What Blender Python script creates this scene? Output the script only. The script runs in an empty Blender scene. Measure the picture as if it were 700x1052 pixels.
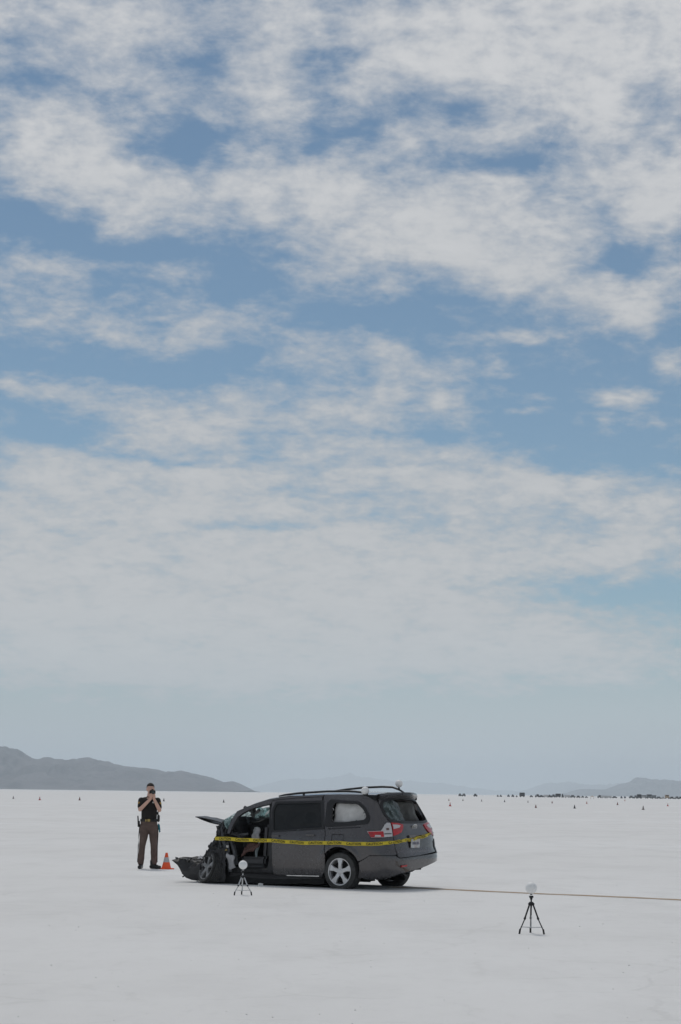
import bpy, bmesh, math, random
import numpy as np
from mathutils import Vector, Matrix, noise
from mathutils.geometry import delaunay_2d_cdt

random.seed(7)
SC = bpy.context.scene
COL = SC.collection
PI = math.pi

# ------------------------------------------------------------------ camera
FPX, CAMH = 2045.0, 1.69            # focal length in photo pixels, eye height in metres
ROLL, TILT = math.atan(0.0122), math.atan((814.5 - 526) / FPX)
fwd = Vector((0, math.cos(TILT), math.sin(TILT)))
up0 = Vector((0, -math.sin(TILT), math.cos(TILT)))
rgt = Vector((1, 0, 0)) * math.cos(ROLL) + up0 * math.sin(ROLL)
upv = -Vector((1, 0, 0)) * math.sin(ROLL) + up0 * math.cos(ROLL)
cd = bpy.data.cameras.new('camera')
cam = bpy.data.objects.new('camera', cd)
COL.objects.link(cam)
cam.matrix_world = Matrix(((rgt.x, upv.x, -fwd.x, 0), (rgt.y, upv.y, -fwd.y, 0), (rgt.z, upv.z, -fwd.z, CAMH), (0, 0, 0, 1)))
cd.sensor_fit = 'VERTICAL'; cd.sensor_height = 36; cd.lens = 36 * FPX / 1052
cd.clip_start = 0.1; cd.clip_end = 200000
SC.camera = cam


def ray(u, v):
    return (fwd + rgt * ((u - 350) / FPX) - upv * ((v - 526) / FPX)).normalized()


def gp(u, v):
    d = ray(u, v)
    p = Vector((0, 0, CAMH)) - d * (CAMH / d.z)
    p.z = 0
    return p


def at(u, dist):
    d = ray(u, 814.5 + (u - 350) * .0122)
    return Vector((d.x / d.y * dist, dist, 0))


# ------------------------------------------------------------------ light
SUN_EL, SUN_AZ = math.radians(58), math.radians(-14)     # azimuth clockwise from +Y
SUN_STRENGTH, SKY_STRENGTH = 1.15, 0.1
EXPOSURE = 0.12
w = bpy.data.worlds.new('World'); SC.world = w; w.use_nodes = True
W = w.node_tree; W.nodes.clear()
SC.view_settings.view_transform = 'Standard'; SC.view_settings.look = 'None'
SC.view_settings.gamma = 1; SC.view_settings.exposure = EXPOSURE; SC.view_settings.use_curve_mapping = False

SC.cycles.volume_bounces = 3; SC.cycles.max_bounces = 12


class G:
    """tiny node graph helper"""
    def __init__(s, tree): s.t = tree
    def n(s, kind, **kw):
        o = s.t.nodes.new(kind)
        for k, v in kw.items(): setattr(o, k, v)
        return o
    def put(s, sock, v):
        if isinstance(v, bpy.types.NodeSocket): s.t.links.new(v, sock)
        elif v is not None:
            try: sock.default_value = v
            except Exception: sock.default_value = (*v, 1)
    def m(s, op, a, b=None, c=None, clamp=False):
        o = s.n('ShaderNodeMath', operation=op, use_clamp=clamp)
        for i, v in enumerate((a, b, c)):
            if v is not None: s.put(o.inputs[i], v)
        return o.outputs[0]
    def v(s, op, a, b=None):
        o = s.n('ShaderNodeVectorMath', operation=op)
        s.put(o.inputs[0], a)
        if b is not None: s.put(o.inputs[1], b)
        return o.outputs['Value'] if op in ('LENGTH', 'DOT_PRODUCT') else o.outputs[0]
    def noise(s, vec, scale, detail=6, rough=.55, dist=0, out='Fac'):
        o = s.n('ShaderNodeTexNoise')
        if vec is not None: s.put(o.inputs['Vector'], vec)
        o.inputs['Scale'].default_value = scale; o.inputs['Detail'].default_value = detail
        o.inputs['Roughness'].default_value = rough; o.inputs['Distortion'].default_value = dist
        return o.outputs[out]
    def rng(s, x, a, b, c=0, d=1, smooth=True):
        o = s.n('ShaderNodeMapRange', interpolation_type='SMOOTHSTEP' if smooth else 'LINEAR')
        for i, q in enumerate((x, a, b, c, d)): s.put(o.inputs[i], q)
        return o.outputs[0]
    def mix(s, f, a, b):
        o = s.n('ShaderNodeMix', data_type='RGBA')
        s.put(o.inputs[0], f); s.put(o.inputs[6], a); s.put(o.inputs[7], b)
        return o.outputs[2]
    def comb(s, x, y, z=0):
        o = s.n('ShaderNodeCombineXYZ')
        for i, q in enumerate((x, y, z)): s.put(o.inputs[i], q)
        return o.outputs[0]


g = G(W)
tc = g.n('ShaderNodeTexCoord').outputs['Generated']
sep = g.n('ShaderNodeSeparateXYZ'); g.put(sep.inputs[0], tc)
dx, dy, dz = sep.outputs
az = g.m('ARCTAN2', dx, dy); el = g.m('ARCSINE', dz)
ae = g.comb(g.m('MULTIPLY', az, FPX), g.m('MULTIPLY', el, FPX))      # azimuth / elevation, 2045 units to the radian
k = g.m('ADD', g.m('MULTIPLY', g.m('ABSOLUTE', dz), .85), .25)
q = g.comb(g.m('DIVIDE', dx, k), g.m('DIVIDE', dy, k))               # cloud layer seen in perspective
warp = g.noise(q, 5, 3, .5, out='Color')
wv = g.v('SUBTRACT', warp, (.5, .5, .5))
ae2 = g.v('ADD', ae, g.v('MULTIPLY', wv, (70, 40, 0)))
fine = g.noise(q, 15, 3, .6, out='Color')
ae2 = g.v('ADD', ae2, g.v('MULTIPLY', g.v('SUBTRACT', fine, (.5, .5, .5)), (56, 30, 0)))
# cloud banks: photo column, row, half width, half height, tilt in degrees (+ = rises to the right), weight
BANKS = [
    (70, 40, 130, 62, 0, .42), (90, 120, 60, 60, 0, .25), (100, 185, 110, 46, -22, .8), (30, 165, 70, 38, 10, .4), (235, 195, 110, 26, 5, .42), (265, 95, 48, 75, -20, .42),
    (320, 175, 80, 40, 0, .2), (200, 20, 120, 30, 0, .3), (330, 45, 90, 60, 0, .32),
    (590, 40, 170, 75, -3, 1.05), (470, 55, 120, 55, 0, .5), (600, 105, 55, 22, -8, .5), (655, 165, 85, 75, -20, .5), (690, 200, 45, 60, 0, .4),
    (455, 235, 190, 62, 0, .52), (400, 220, 110, 55, -8, .35), (560, 285, 120, 42, -22, .5), (640, 325, 55, 26, -25, .4), (440, 140, 120, 26, 5, .26), (520, 140, 50, 20, 0, .3), (675, 300, 24, 42, -30, .42),
    (125, 272, 90, 11, 2, .4), (50, 315, 85, 18, -16, .42), (170, 340, 60, 12, -8, .32), (260, 330, 70, 26, 8, .3), (380, 345, 50, 12, -25, .28), (205, 368, 24, 8, -20, .25),
    (430, 382, 100, 16, -14, .45), (460, 411, 32, 12, 0, .42), (375, 420, 60, 34, 10, .28), (640, 409, 32, 12, -8, .8), (545, 350, 26, 9, 0, .65), (690, 375, 26, 20, 0, .75), (665, 438, 34, 10, 5, .65),
    (590, 430, 18, 7, 0, .5), (620, 432, 14, 8, 0, .5), (548, 424, 22, 7, 0, .5),
    (35, 398, 95, 14, -8, .42), (130, 412, 60, 10, -8, .28), (255, 425, 150, 26, 4, .5), (200, 440, 70, 18, 0, .3), (395, 462, 140, 12, 2, .32), (470, 466, 60, 12, 4, .32),
    (60, 490, 190, 42, 0, .28), (230, 490, 190, 36, 0, .24), (450, 490, 180, 20, -2, .42), (600, 495, 70, 12, -3, .45), (500, 520, 190, 40, 0, .36), (180, 474, 90, 5, -4, -.25), (300, 508, 90, 5, 2, -.22), (90, 520, 60, 4, 0, -.15), (470, 540, 70, 5, 0, -.2), (330, 560, 260, 70, 0, .32), (90, 580, 220, 100, 0, .8),
    (660, 535, 80, 28, 8, .6), (650, 575, 110, 22, 2, .52), (470, 575, 180, 40, 0, .32), (250, 640, 320, 80, 0, .75), (420, 625, 90, 45, 0, .3), (560, 655, 200, 26, -3, .5), (520, 685, 260, 22, 0, .42), (180, 700, 260, 40, 0, .2),
    # open blue
    (30, 92, 46, 12, 0, -.35), (210, 150, 32, 34, 0, -.38), (150, 80, 30, 36, 0, -.1), (55, 240, 120, 24, -8, -.5), (220, 268, 110, 28, 0, -.32), (300, 300, 60, 22, 0, -.2), (90, 372, 130, 18, 0, -.35), (60, 436, 90, 18, 0, -.5),
    (210, 375, 60, 22, 0, -.25), (660, 105, 36, 30, 0, -.45), (510, 92, 60, 9, 0, -.16), (525, 172, 46, 11, 0, -.34), (480, 120, 30, 12, 0, -.3), (420, 168, 50, 9, 0, -.22), (655, 262, 46, 22, 10, -.5), (430, 325, 90, 14, 0, -.4),
    (600, 390, 130, 60, 0, -.3), (600, 455, 110, 24, -3, -.5), (250, 540, 110, 10, 0, -.34), (120, 465, 80, 8, -5, -.2), (400, 530, 60, 9, 0, -.24), (600, 545, 50, 12, 0, -.36), (600, 613, 150, 14, -3, -.42), (650, 490, 30, 12, 0, -.3),
    (320, 60, 30, 30, 0, -.28), (380, 120, 40, 20, 0, -.25), (690, 350, 30, 30, 0, -.3), (330, 135, 24, 30, 0, -.25), (350, 322, 50, 12, 0, -.3),
]
acc = None
for (bu, bv, ru, rv, rot, wt) in BANKS:
    d = ray(bu, bv)
    gt = g.n('ShaderNodeTexGradient', gradient_type='SPHERICAL'); g.put(gt.inputs[0], ae2)
    mp = gt.texture_mapping; mp.vector_type = 'TEXTURE'
    mp.translation = (math.atan2(d.x, d.y) * FPX, math.asin(d.z) * FPX, 0)
    mp.rotation = (0, 0, math.radians(rot) - ROLL)
    mp.scale = (ru * 1.4, rv * 1.4, 1)
    acc = g.m('MULTIPLY_ADD', gt.outputs['Fac'], wt * 1.25, 0. if acc is None else acc)
acc = g.m('MINIMUM', acc, g.rng(el, .07, .15, .9, .76))
away = g.m('MAXIMUM', g.rng(g.m('ABSOLUTE', az), .19, .32), g.rng(el, .42, .55))   # the same broken cloud carries on round the sky
acc = g.m('ADD', acc, g.m('MULTIPLY', away, .34))
n1 = g.noise(q, 14, 12, .60, .25)
n2 = g.noise(g.v('ADD', q, (31, 7, 0)), 48, 7, .60, .15)
n3 = g.noise(g.v('ADD', q, (3, 17, 0)), 2.2, 4, .5, .2)
calm = g.m('SUBTRACT', 1., g.m('MULTIPLY', g.m('MAXIMUM', acc, 0.), .45))
den = g.m('ADD', acc, g.m('MULTIPLY', g.m('MULTIPLY', g.m('SUBTRACT', n1, .5), 2.3), calm))
den = g.m('ADD', den, g.m('MULTIPLY', g.m("SUBTRACT", n2, .5), .95))
den = g.m('ADD', den, g.m('MULTIPLY', g.m('SUBTRACT', n3, .5), .5))
alpha = g.m('MULTIPLY', g.rng(den, -.30, .92), g.rng(el, .10, .22, .94, .89))
sky = g.n('ShaderNodeTexSky', sky_type='NISHITA')
sky.sun_disc = False; sky.sun_elevation = SUN_EL; sky.sun_rotation = SUN_AZ
sky.altitude = 1280; sky.air_density = 1.0; sky.dust_density = .8; sky.ozone_density = 1.6
hsv = g.n('ShaderNodeHueSaturation'); g.put(hsv.inputs['Color'], sky.outputs[0])
hsv.inputs['Saturation'].default_value = .92; hsv.inputs['Value'].default_value = .535
lump = g.rng(g.noise(g.v('ADD', q, (9, 40, 0)), 12, 8, .6, .5), .3, .7)
dens2 = g.rng(den, .35, 1.1)
ccol = g.mix(dens2, (4.5, 4.5, 4.52, 1), (5.3, 5.26, 5.23, 1))
ccol = g.mix(g.m('MULTIPLY', lump, .35), ccol, (4.55, 4.58, 4.62, 1))
hi = g.n('ShaderNodeMix', data_type='RGBA', blend_type='MULTIPLY'); g.put(hi.inputs[0], g.rng(el, .12, .40)); g.put(hi.inputs[6], ccol); g.put(hi.inputs[7], (1.22, 1.22, 1.22, 1))
veil = g.rng(el, .10, .0)
ccol = g.mix(veil, hi.outputs[2], (4.75, 5.2, 5.4, 1))
alpha = g.m('MAXIMUM', alpha, g.m('MULTIPLY', veil, .93))
bg = g.n('ShaderNodeBackground'); bg.inputs['Strength'].default_value = SKY_STRENGTH
tint = g.n('ShaderNodeMix', data_type='RGBA', blend_type='MULTIPLY'); g.put(tint.inputs[0], 1.); g.put(tint.inputs[6], hsv.outputs[0]); g.put(tint.inputs[7], (.76, .97, 1.02, 1))
g.put(bg.inputs['Color'], g.mix(alpha, tint.outputs[2], ccol))
g.put(g.n('ShaderNodeOutputWorld').inputs[0], bg.outputs[0])

ld = bpy.data.lights.new('sun', 'SUN'); ld.energy = SUN_STRENGTH; ld.angle = math.radians(12); ld.color = (1, .96, .9)
sun = bpy.data.objects.new('sun', ld); COL.objects.link(sun)
sd = Vector((math.sin(SUN_AZ) * math.cos(SUN_EL), math.cos(SUN_AZ) * math.cos(SUN_EL), math.sin(SUN_EL)))
sun.rotation_euler = sd.to_track_quat('Z', 'Y').to_euler()
sun.location = (0, 0, 60)


# ------------------------------------------------------------------ materials
def mat(name, col, rough=.6, metal=0., var=.12, scale=8., bump=0., bscale=40., alpha=1., coat=0., spec=.5, col2=None, detail=5):
    m = bpy.data.materials.new(name); m.use_nodes = True
    t = m.node_tree; gg = G(t); p = t.nodes['Principled BSDF']
    tcn = gg.n('ShaderNodeTexCoord').outputs['Object']
    c2 = col2 or tuple(c * (1 - 2 * var) for c in col)
    f = gg.rng(gg.noise(tcn, scale, detail, .6), .3, .7)
    gg.put(p.inputs['Base Color'], gg.mix(f, (*col, 1), (*c2, 1)))
    p.inputs['Roughness'].default_value = rough; p.inputs['Metallic'].default_value = metal
    p.inputs['Alpha'].default_value = alpha; p.inputs['Coat Weight'].default_value = coat
    p.inputs['Specular IOR Level'].default_value = spec
    if bump:
        b = gg.n('ShaderNodeBump'); b.inputs['Strength'].default_value = bump; b.inputs['Distance'].default_value = .01
        gg.put(b.inputs['Height'], gg.noise(tcn, bscale, 4, .6)); gg.put(p.inputs['Normal'], b.outputs[0])
    return m


M = {}
M['black_plastic'] = mat('black_plastic', (.025, .025, .027), .55, bump=.3)
M['trim'] = mat('trim', (.012, .012, .013), .35)
M['rubber'] = mat('rubber', (.03, .03, .03), .8, bump=.4, col2=(.06, .06, .058), scale=14)
M['alloy'] = mat('alloy', (.66, .66, .67), .35, .55, var=.1)
M['seat'] = mat('seat', (.10, .10, .105), .85, bump=.4)
M['seat_brown'] = mat('seat_brown', (.13, .07, .06), .85)
M['airbag'] = mat('airbag', (.42, .42, .43), .85, bump=.6, bscale=12)
M['airbag_white'] = mat('airbag_white', (.72, .71, .69), .8, bump=.8, bscale=9, var=.08)
M['metal_dark'] = mat('metal_dark', (.035, .036, .04), .5, .2, bump=.8, bscale=25, col2=(.01, .01, .011))
M['metal_mid'] = mat('metal_mid', (.11, .115, .12), .45, .4, bump=.6, bscale=20, col2=(.035, .035, .04))
M['bright_metal'] = mat('bright_metal', (.6, .6, .58), .35, .6)
M['red_lens'] = mat('red_lens', (.55, .008, .015), .18, coat=.6, var=.2, scale=20)
M['clear_lens'] = mat('clear_lens', (.60, .58, .58), .2, .2, coat=.5, var=.06, scale=30)
M['plate'] = mat('plate', (.55, .6, .62), .5, var=.1, scale=30, col2=(.4, .34, .32))
M['chrome'] = mat('chrome', (.65, .65, .65), .2, .9)
M['amber'] = mat('amber', (.55, .35, .08), .4)
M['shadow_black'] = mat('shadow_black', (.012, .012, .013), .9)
M['liner'] = mat('headliner', (.10, .10, .10), .9)
M['skin'] = mat('skin', (.66, .40, .31), .6, var=.06)
M['hair'] = mat('hair', (.02, .014, .01), .8, bump=.5, bscale=120)
M['shirt'] = mat('shirt', (.012, .009, .008), .85, bump=.8, bscale=14)
M['trousers'] = mat('trousers', (.13, .088, .074), .85, bump=.9, bscale=10, var=.15)
M['leather'] = mat('leather', (.01, .01, .01), .4, bump=.3)
M['brass'] = mat('brass', (.45, .33, .12), .35, .7)
M['patch'] = mat('patch', (.5, .3, .06), .8, scale=60, var=.3)
M['glove'] = mat('glove', (.02, .2, .25), .5)
M['orange'] = mat('orange', (.95, .12, .03), .5, var=.04)
M['reflective'] = mat('reflective', (.55, .56, .57), .35, var=.12, scale=20)
M['ball'] = mat('ball', (.88, .88, .87), .55, var=.04, bump=.1)
M['black_metal'] = mat('black_metal', (.015, .015, .016), .4, .3)
M['silver_leg'] = mat('silver_leg', (.6, .61, .62), .35, .7)
M['camera_black'] = mat('camera_black', (.012, .012, .013), .35)
M['lens_glass'] = mat('lens_glass', (.02, .035, .04), .08, coat=.8)


def paint():
    m = bpy.data.materials.new('grey_paint'); m.use_nodes = True
    t = m.node_tree; gg = G(t); p = t.nodes['Principled BSDF']
    tcn = gg.n('ShaderNodeTexCoord').outputs['Object']
    sp = gg.n('ShaderNodeSeparateXYZ'); gg.put(sp.inputs[0], tcn)
    base = gg.mix(gg.rng(gg.noise(tcn, 2.5, 5, .6), .3, .7), (.072, .067, .069, 1), (.056, .052, .055, 1))
    # dried salt spatter thrown up low on the body
    vor = gg.n('ShaderNodeTexVoronoi'); gg.put(vor.inputs['Vector'], tcn); vor.inputs['Scale'].default_value = 26
    sepc = gg.n('ShaderNodeSeparateXYZ'); gg.put(sepc.inputs[0], vor.outputs['Color'])
    low = gg.rng(sp.outputs[2], .95, .35)
    rad = gg.m('MULTIPLY', gg.m('MULTIPLY', sepc.outputs[0], .28), gg.rng(sepc.outputs[1], .72, 1.0))
    dots = gg.m('MULTIPLY', gg.m('LESS_THAN', vor.outputs['Distance'], rad), gg.m('MULTIPLY', low, gg.rng(gg.noise(tcn, 1.7, 2), .42, .6)))
    dust = gg.m('MULTIPLY', gg.m('MULTIPLY', low, gg.rng(gg.noise(tcn, 5, 8, .7), .42, .8)), .14)
    c = gg.mix(dust, base, (.2, .2, .2, 1)); c = gg.mix(gg.m('MULTIPLY', dots, .7), c, (.5, .5, .5, 1))
    gg.put(p.inputs['Base Color'], c)
    gg.put(p.inputs['Roughness'], gg.m('ADD', .26, gg.m('MULTIPLY', dust, .8)))
    p.inputs['Metallic'].default_value = .45; p.inputs['Coat Weight'].default_value = 1.; p.inputs['Coat Roughness'].default_value = .05
    return m


M['paint'] = paint()


def glass(name, col, mixf, crack=0., rough=.15):
    m = bpy.data.materials.new(name); m.use_nodes = True
    t = m.node_tree; gg = G(t); p = t.nodes['Principled BSDF']; out = t.nodes['Material Output']
    tcn = gg.n('ShaderNodeTexCoord').outputs['Object']
    tr = gg.n('ShaderNodeBsdfTransparent')
    p.inputs['Roughness'].default_value = rough; p.inputs['Specular IOR Level'].default_value = .35
    f = mixf
    if crack:
        v = gg.n('ShaderNodeTexVoronoi', feature='DISTANCE_TO_EDGE'); gg.put(v.inputs['Vector'], tcn); v.inputs['Scale'].default_value = 42
        big = gg.noise(tcn, 9, 4, .6)
        ed = gg.rng(v.outputs['Distance'], .12, .0)
        gg.put(p.inputs['Base Color'], gg.mix(gg.m('MULTIPLY', ed, crack), (*col, 1), (.5, .62, .6, 1)))
        f = gg.m('ADD', gg.m('MULTIPLY', gg.rng(big, .35, .65), mixf), gg.m('MULTIPLY', ed, .25), clamp=True)
        tr.inputs['Color'].default_value = (.72, .86, .86, 1)
    else:
        gg.put(p.inputs['Base Color'], (*col, 1)); tr.inputs['Color'].default_value = (*[min(1, .12 + c) for c in col], 1)
    ms = gg.n('ShaderNodeMixShader'); gg.put(ms.inputs[0], f); gg.put(ms.inputs[1], tr.outputs[0]); gg.put(ms.inputs[2], p.outputs[0])
    gg.put(out.inputs[0], ms.outputs[0])
    return m


M['privacy_glass'] = glass('privacy_glass', (.006, .008, .009), .97, rough=.06)
M['crazed_glass'] = glass('crazed_glass', (.20, .28, .28), .75, .8, .3)
M['curtain_glass'] = glass('curtain_glass', (.12, .15, .155), .7, .3, .4)


# ------------------------------------------------------------------ mesh helpers
def mesh_obj(name, vs, fs, m, parent=None, smooth=False, mats=None, fm=None):
    me = bpy.data.meshes.new(name); me.from_pydata([tuple(v) for v in vs], [], [tuple(f) for f in fs]); me.update()
    for mm in (mats or [m]): me.materials.append(mm)
    if fm: me.polygons.foreach_set('material_index', fm)
    if smooth: me.polygons.foreach_set('use_smooth', [True] * len(me.polygons))
    o = bpy.data.objects.new(name, me); COL.objects.link(o)
    if parent: o.parent = parent
    return o


class MB:
    """collects shapes into ONE mesh"""
    def __init__(s): s.v = []; s.f = []; s.fm = []; s.cur = 0
    def add(s, vs, fs):
        b = len(s.v); s.v += [Vector(v) for v in vs]; s.f += [[i + b for i in f] for f in fs]; s.fm += [s.cur] * len(fs)
    def box(s, c, size, rz=0, jitter=0, bev=0, M4=None):
        bm = bmesh.new(); bmesh.ops.create_cube(bm, size=1)
        for v in bm.verts: v.co = Vector((v.co.x * size[0], v.co.y * size[1], v.co.z * size[2])) + Vector([random.uniform(-jitter, jitter) for _ in range(3)])
        if bev: bmesh.ops.bevel(bm, geom=bm.edges[:], offset=bev, segments=2, affect='EDGES')
        T = M4 if M4 else Matrix.Translation(c) @ Matrix.Rotation(rz, 4, 'Z')
        s.add([T @ v.co for v in bm.verts], [[v.index for v in f.verts] for f in bm.faces]) if not bm.verts.index_update() else None
        bm.free()
    def tube(s, pts, r, n=8, cap=True):
        pts = [Vector(p) for p in pts]; rs = r if isinstance(r, (list, tuple)) else [r] * len(pts)
        vs = []; fs = []
        for i, p in enumerate(pts):
            t = (pts[min(i + 1, len(pts) - 1)] - pts[max(i - 1, 0)]).normalized()
            a = t.cross(Vector((0, 0, 1)));
            if a.length < .05: a = t.cross(Vector((1, 0, 0)))
            a.normalize(); b = t.cross(a)
            for j in range(n):
                an = 2 * PI * j / n; vs.append(p + (a * math.cos(an) + b * math.sin(an)) * rs[i])
        for i in range(len(pts) - 1):
            for j in range(n):
                k = (j + 1) % n; fs.append([i * n + j, i * n + k, (i + 1) * n + k, (i + 1) * n + j])
        if cap: fs += [list(range(n))[::-1], [(len(pts) - 1) * n + j for j in range(n)]]
        s.add(vs, fs)
    def lathe(s, prof, n=24, T=None, close=False):
        vs = []; fs = []; T = T or Matrix()
        for (r, z) in prof:
            for j in range(n):
                a = 2 * PI * j / n; vs.append(T @ Vector((r * math.cos(a), r * math.sin(a), z)))
        L = len(prof)
        for i in range(L if close else L - 1):
            i2 = (i + 1) % L
            for j in range(n):
                k = (j + 1) % n; fs.append([i * n + j, i * n + k, i2 * n + k, i2 * n + j])
        s.add(vs, fs)
    def sphere(s, c, r, n=24, sc=(1, 1, 1)):
        prof = [(r * math.sin(PI * i / 14) * 1, -r * math.cos(PI * i / 14)) for i in range(15)]
        s.lathe(prof, n, Matrix.Translation(c) @ Matrix.Diagonal((*sc, 1)))
    def build(s, name, m, parent=None, smooth=False, mats=None):
        return mesh_obj(name, s.v, s.f, m, parent, smooth, mats, s.fm if mats else None)


def tag(o, label=None, cat=None, group=None, kind=None):
    if label: o['label'] = label
    if cat: o['category'] = cat
    if group: o['group'] = group
    if kind: o['kind'] = kind
    return o


def empty(name, loc, rz=0, parent=None):
    o = bpy.data.objects.new(name, None); COL.objects.link(o); o.location = loc; o.rotation_euler = (0, 0, rz)
    o.empty_display_size = .2
    if parent: o.parent = parent
    return o


def copy_tree(o, parent=None):
    c = o.copy(); COL.objects.link(c); c.parent = parent
    for ch in list(o.children): copy_tree(ch, c)
    return c


def bake_mods(o):
    bpy.context.view_layer.update()
    dg = bpy.context.evaluated_depsgraph_get()
    me = bpy.data.meshes.new_from_object(o.evaluated_get(dg)); old = o.data
    o.modifiers.clear(); o.data = me; me.name = old.name
    return o


def fuse(mb, name, m, parent=None, voxel=.012, smooth=6):
    """one continuous skin grown over overlapping limbs"""
    o = mb.build(name, m, parent)
    r = o.modifiers.new('r', 'REMESH'); r.mode = 'VOXEL'; r.voxel_size = voxel; r.use_smooth_shade = True
    s = o.modifiers.new('s', 'SMOOTH'); s.factor = .5; s.iterations = smooth
    bake_mods(o)
    if not o.data.materials: o.data.materials.append(m)
    return o


# ------------------------------------------------------------------ the setting
def ground_material():
    m = bpy.data.materials.new('salt_flat'); m.use_nodes = True
    t = m.node_tree; gg = G(t); p = t.nodes['Principled BSDF']
    pos = gg.n('ShaderNodeNewGeometry').outputs['Position']
    a = gg.noise(gg.v('MULTIPLY', pos, (.04, .04, 0)), 1, 6, .6)
    b = gg.noise(gg.v('MULTIPLY', pos, (.55, .22, 0)), 1, 8, .65)
    c = gg.noise(gg.v('MULTIPLY', pos, (5, 2.5, 0)), 1, 6, .7)
    col = gg.mix(gg.rng(a, .3, .7), (.745, .738, .725, 1), (.80, .797, .79, 1))
    col = gg.mix(gg.m('MULTIPLY', gg.rng(b, .42, .72), .5), col, (.66, .655, .645, 1))
    col = gg.mix(gg.m('MULTIPLY', gg.rng(c, .5, .8), .35), col, (.62, .615, .60, 1))
    # scuffs and dark scratches, each with a shape of its own
    sc = gg.noise(gg.v('MULTIPLY', pos, (1.1, .6, 0)), 1, 10, .72, 1.5)
    col = gg.mix(gg.m('MULTIPLY', gg.rng(sc, .64, .74), .5), col, (.48, .475, .47, 1))
    vor = gg.n('ShaderNodeTexVoronoi', feature='DISTANCE_TO_EDGE'); gg.put(vor.inputs['Vector'], gg.v('ADD', gg.v('MULTIPLY', pos, (.55, .55, 0)), gg.v('MULTIPLY', gg.noise(pos, 1.5, 3, .6, out='Color'), (.35, .35, 0))))
    vor.inputs['Scale'].default_value = 1
    ridge = gg.m('MULTIPLY', gg.rng(vor.outputs['Distance'], .03, .0), gg.rng(b, .4, .6))
    col = gg.mix(gg.m('MULTIPLY', ridge, .2), col, (.55, .545, .53, 1))
    gg.put(p.inputs['Base Color'], col)
    p.inputs['Roughness'].default_value = .9; p.inputs['Specular IOR Level'].default_value = .2
    h = gg.m('ADD', gg.m('MULTIPLY', c, .5), gg.m('ADD', gg.m('MULTIPLY', b, .6), gg.m('MULTIPLY', ridge, .5)))
    bp = gg.n('ShaderNodeBump'); bp.inputs['Strength'].default_value = .35; bp.inputs['Distance'].default_value = .03
    gg.put(bp.inputs['Height'], h); gg.put(p.inputs['Normal'], bp.outputs[0])
    return m


FAR = 60000
gs = []
ys = [-3000, -200, 0, 20, 40, 60, 100, 300, 1000, 4000, 12000, 30000, FAR]
for y in ys:
    for x in (-32000, -8000, -1000, -100, 0, 100, 1000, 8000, 32000): gs.append((x, y, 0))
gf = [[r * 9 + c, r * 9 + c + 1, (r + 1) * 9 + c + 1, (r + 1) * 9 + c] for r in range(len(ys) - 1) for c in range(8)]
ground = mesh_obj('salt_flat_ground', gs, gf, ground_material()); tag(ground, kind='structure')

# the dark stripe that runs away from the van
ml = bpy.data.materials.new('course_line'); ml.use_nodes = True
gg = G(ml.node_tree); p = ml.node_tree.nodes['Principled BSDF']
uv = gg.n('ShaderNodeUVMap').outputs[0]
su = gg.n('ShaderNodeSeparateXYZ'); gg.put(su.inputs[0], uv)
pos = gg.n('ShaderNodeNewGeometry').outputs['Position']
e = gg.m('ABSOLUTE', gg.m('SUBTRACT', su.outputs[1], .5))
e = gg.m('ADD', e, gg.m('MULTIPLY', gg.m('SUBTRACT', gg.noise(pos, 2.2, 6, .7), .5), .5))
f = gg.m('MULTIPLY', gg.rng(e, .42, .14), gg.rng(gg.noise(pos, .7, 4, .6), .1, .55, .55, 1))
tr = gg.n('ShaderNodeBsdfTransparent'); ms = gg.n('ShaderNodeMixShader')
gg.put(p.inputs['Base Color'], gg.mix(gg.noise(pos, 3, 4), (.32, .22, .13, 1), (.48, .37, .26, 1))); p.inputs['Roughness'].default_value = .9
gg.put(ms.inputs[0], f); gg.put(ms.inputs[1], tr.outputs[0]); gg.put(ms.inputs[2], p.outputs[0])
gg.put(ml.node_tree.nodes['Material Output'].inputs[0], ms.outputs[0])
A0, A1 = gp(400, 911.3), gp(700, 924.6)
dl = (A1 - A0).normalized(); nl = Vector((-dl.y, dl.x, 0)); A1 = A1 + dl * 40
vs = []; N = 60
for i in range(N + 1):
    c = A0.lerp(A1, i / N) + nl * .05 * math.sin(i * 1.3)
    vs += [c - nl * .27 + Vector((0, 0, .004)), c + nl * .27 + Vector((0, 0, .004))]
line = mesh_obj('course_line', vs, [[2 * i, 2 * i + 2, 2 * i + 3, 2 * i + 1] for i in range(N)], ml); tag(line, kind='structure')
ul = line.data.uv_layers.new(name='UVMap')
for i, pl in enumerate(line.data.polygons):
    for j, li in enumerate(pl.loop_indices):
        vi = line.data.loops[li].vertex_index; ul.data[li].uv = ((vi // 2) * .5, vi % 2)

# loose salt crumbs lying on the crust
mb = MB()
rr = random.Random(3)
for i in range(260):
    d = 13 + 45 * rr.random() ** 1.3; x = rr.uniform(-.2, .2) * d; r = rr.choice([.003, .004, .006, .008]) * rr.uniform(.6, 1.3)
    bm = bmesh.new(); bmesh.ops.create_icosphere(bm, subdivisions=1, radius=r); bm.verts.index_update()
    mb.add([Vector((v.co.x * rr.uniform(.7, 1.6), v.co.y, v.co.z * .6)) + Vector((x, d, r * .3)) for v in bm.verts], [[v.index for v in f.verts] for f in bm.faces]); bm.free()
crumbs = mb.build('salt_crumbs', mat('salt_crumb', (.7, .7, .69), .9, col2=(.55, .54, .52), scale=.6))
tag(crumbs, 'small crumbs of broken salt crust scattered over the flat', 'salt crumbs', kind='stuff')


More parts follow.
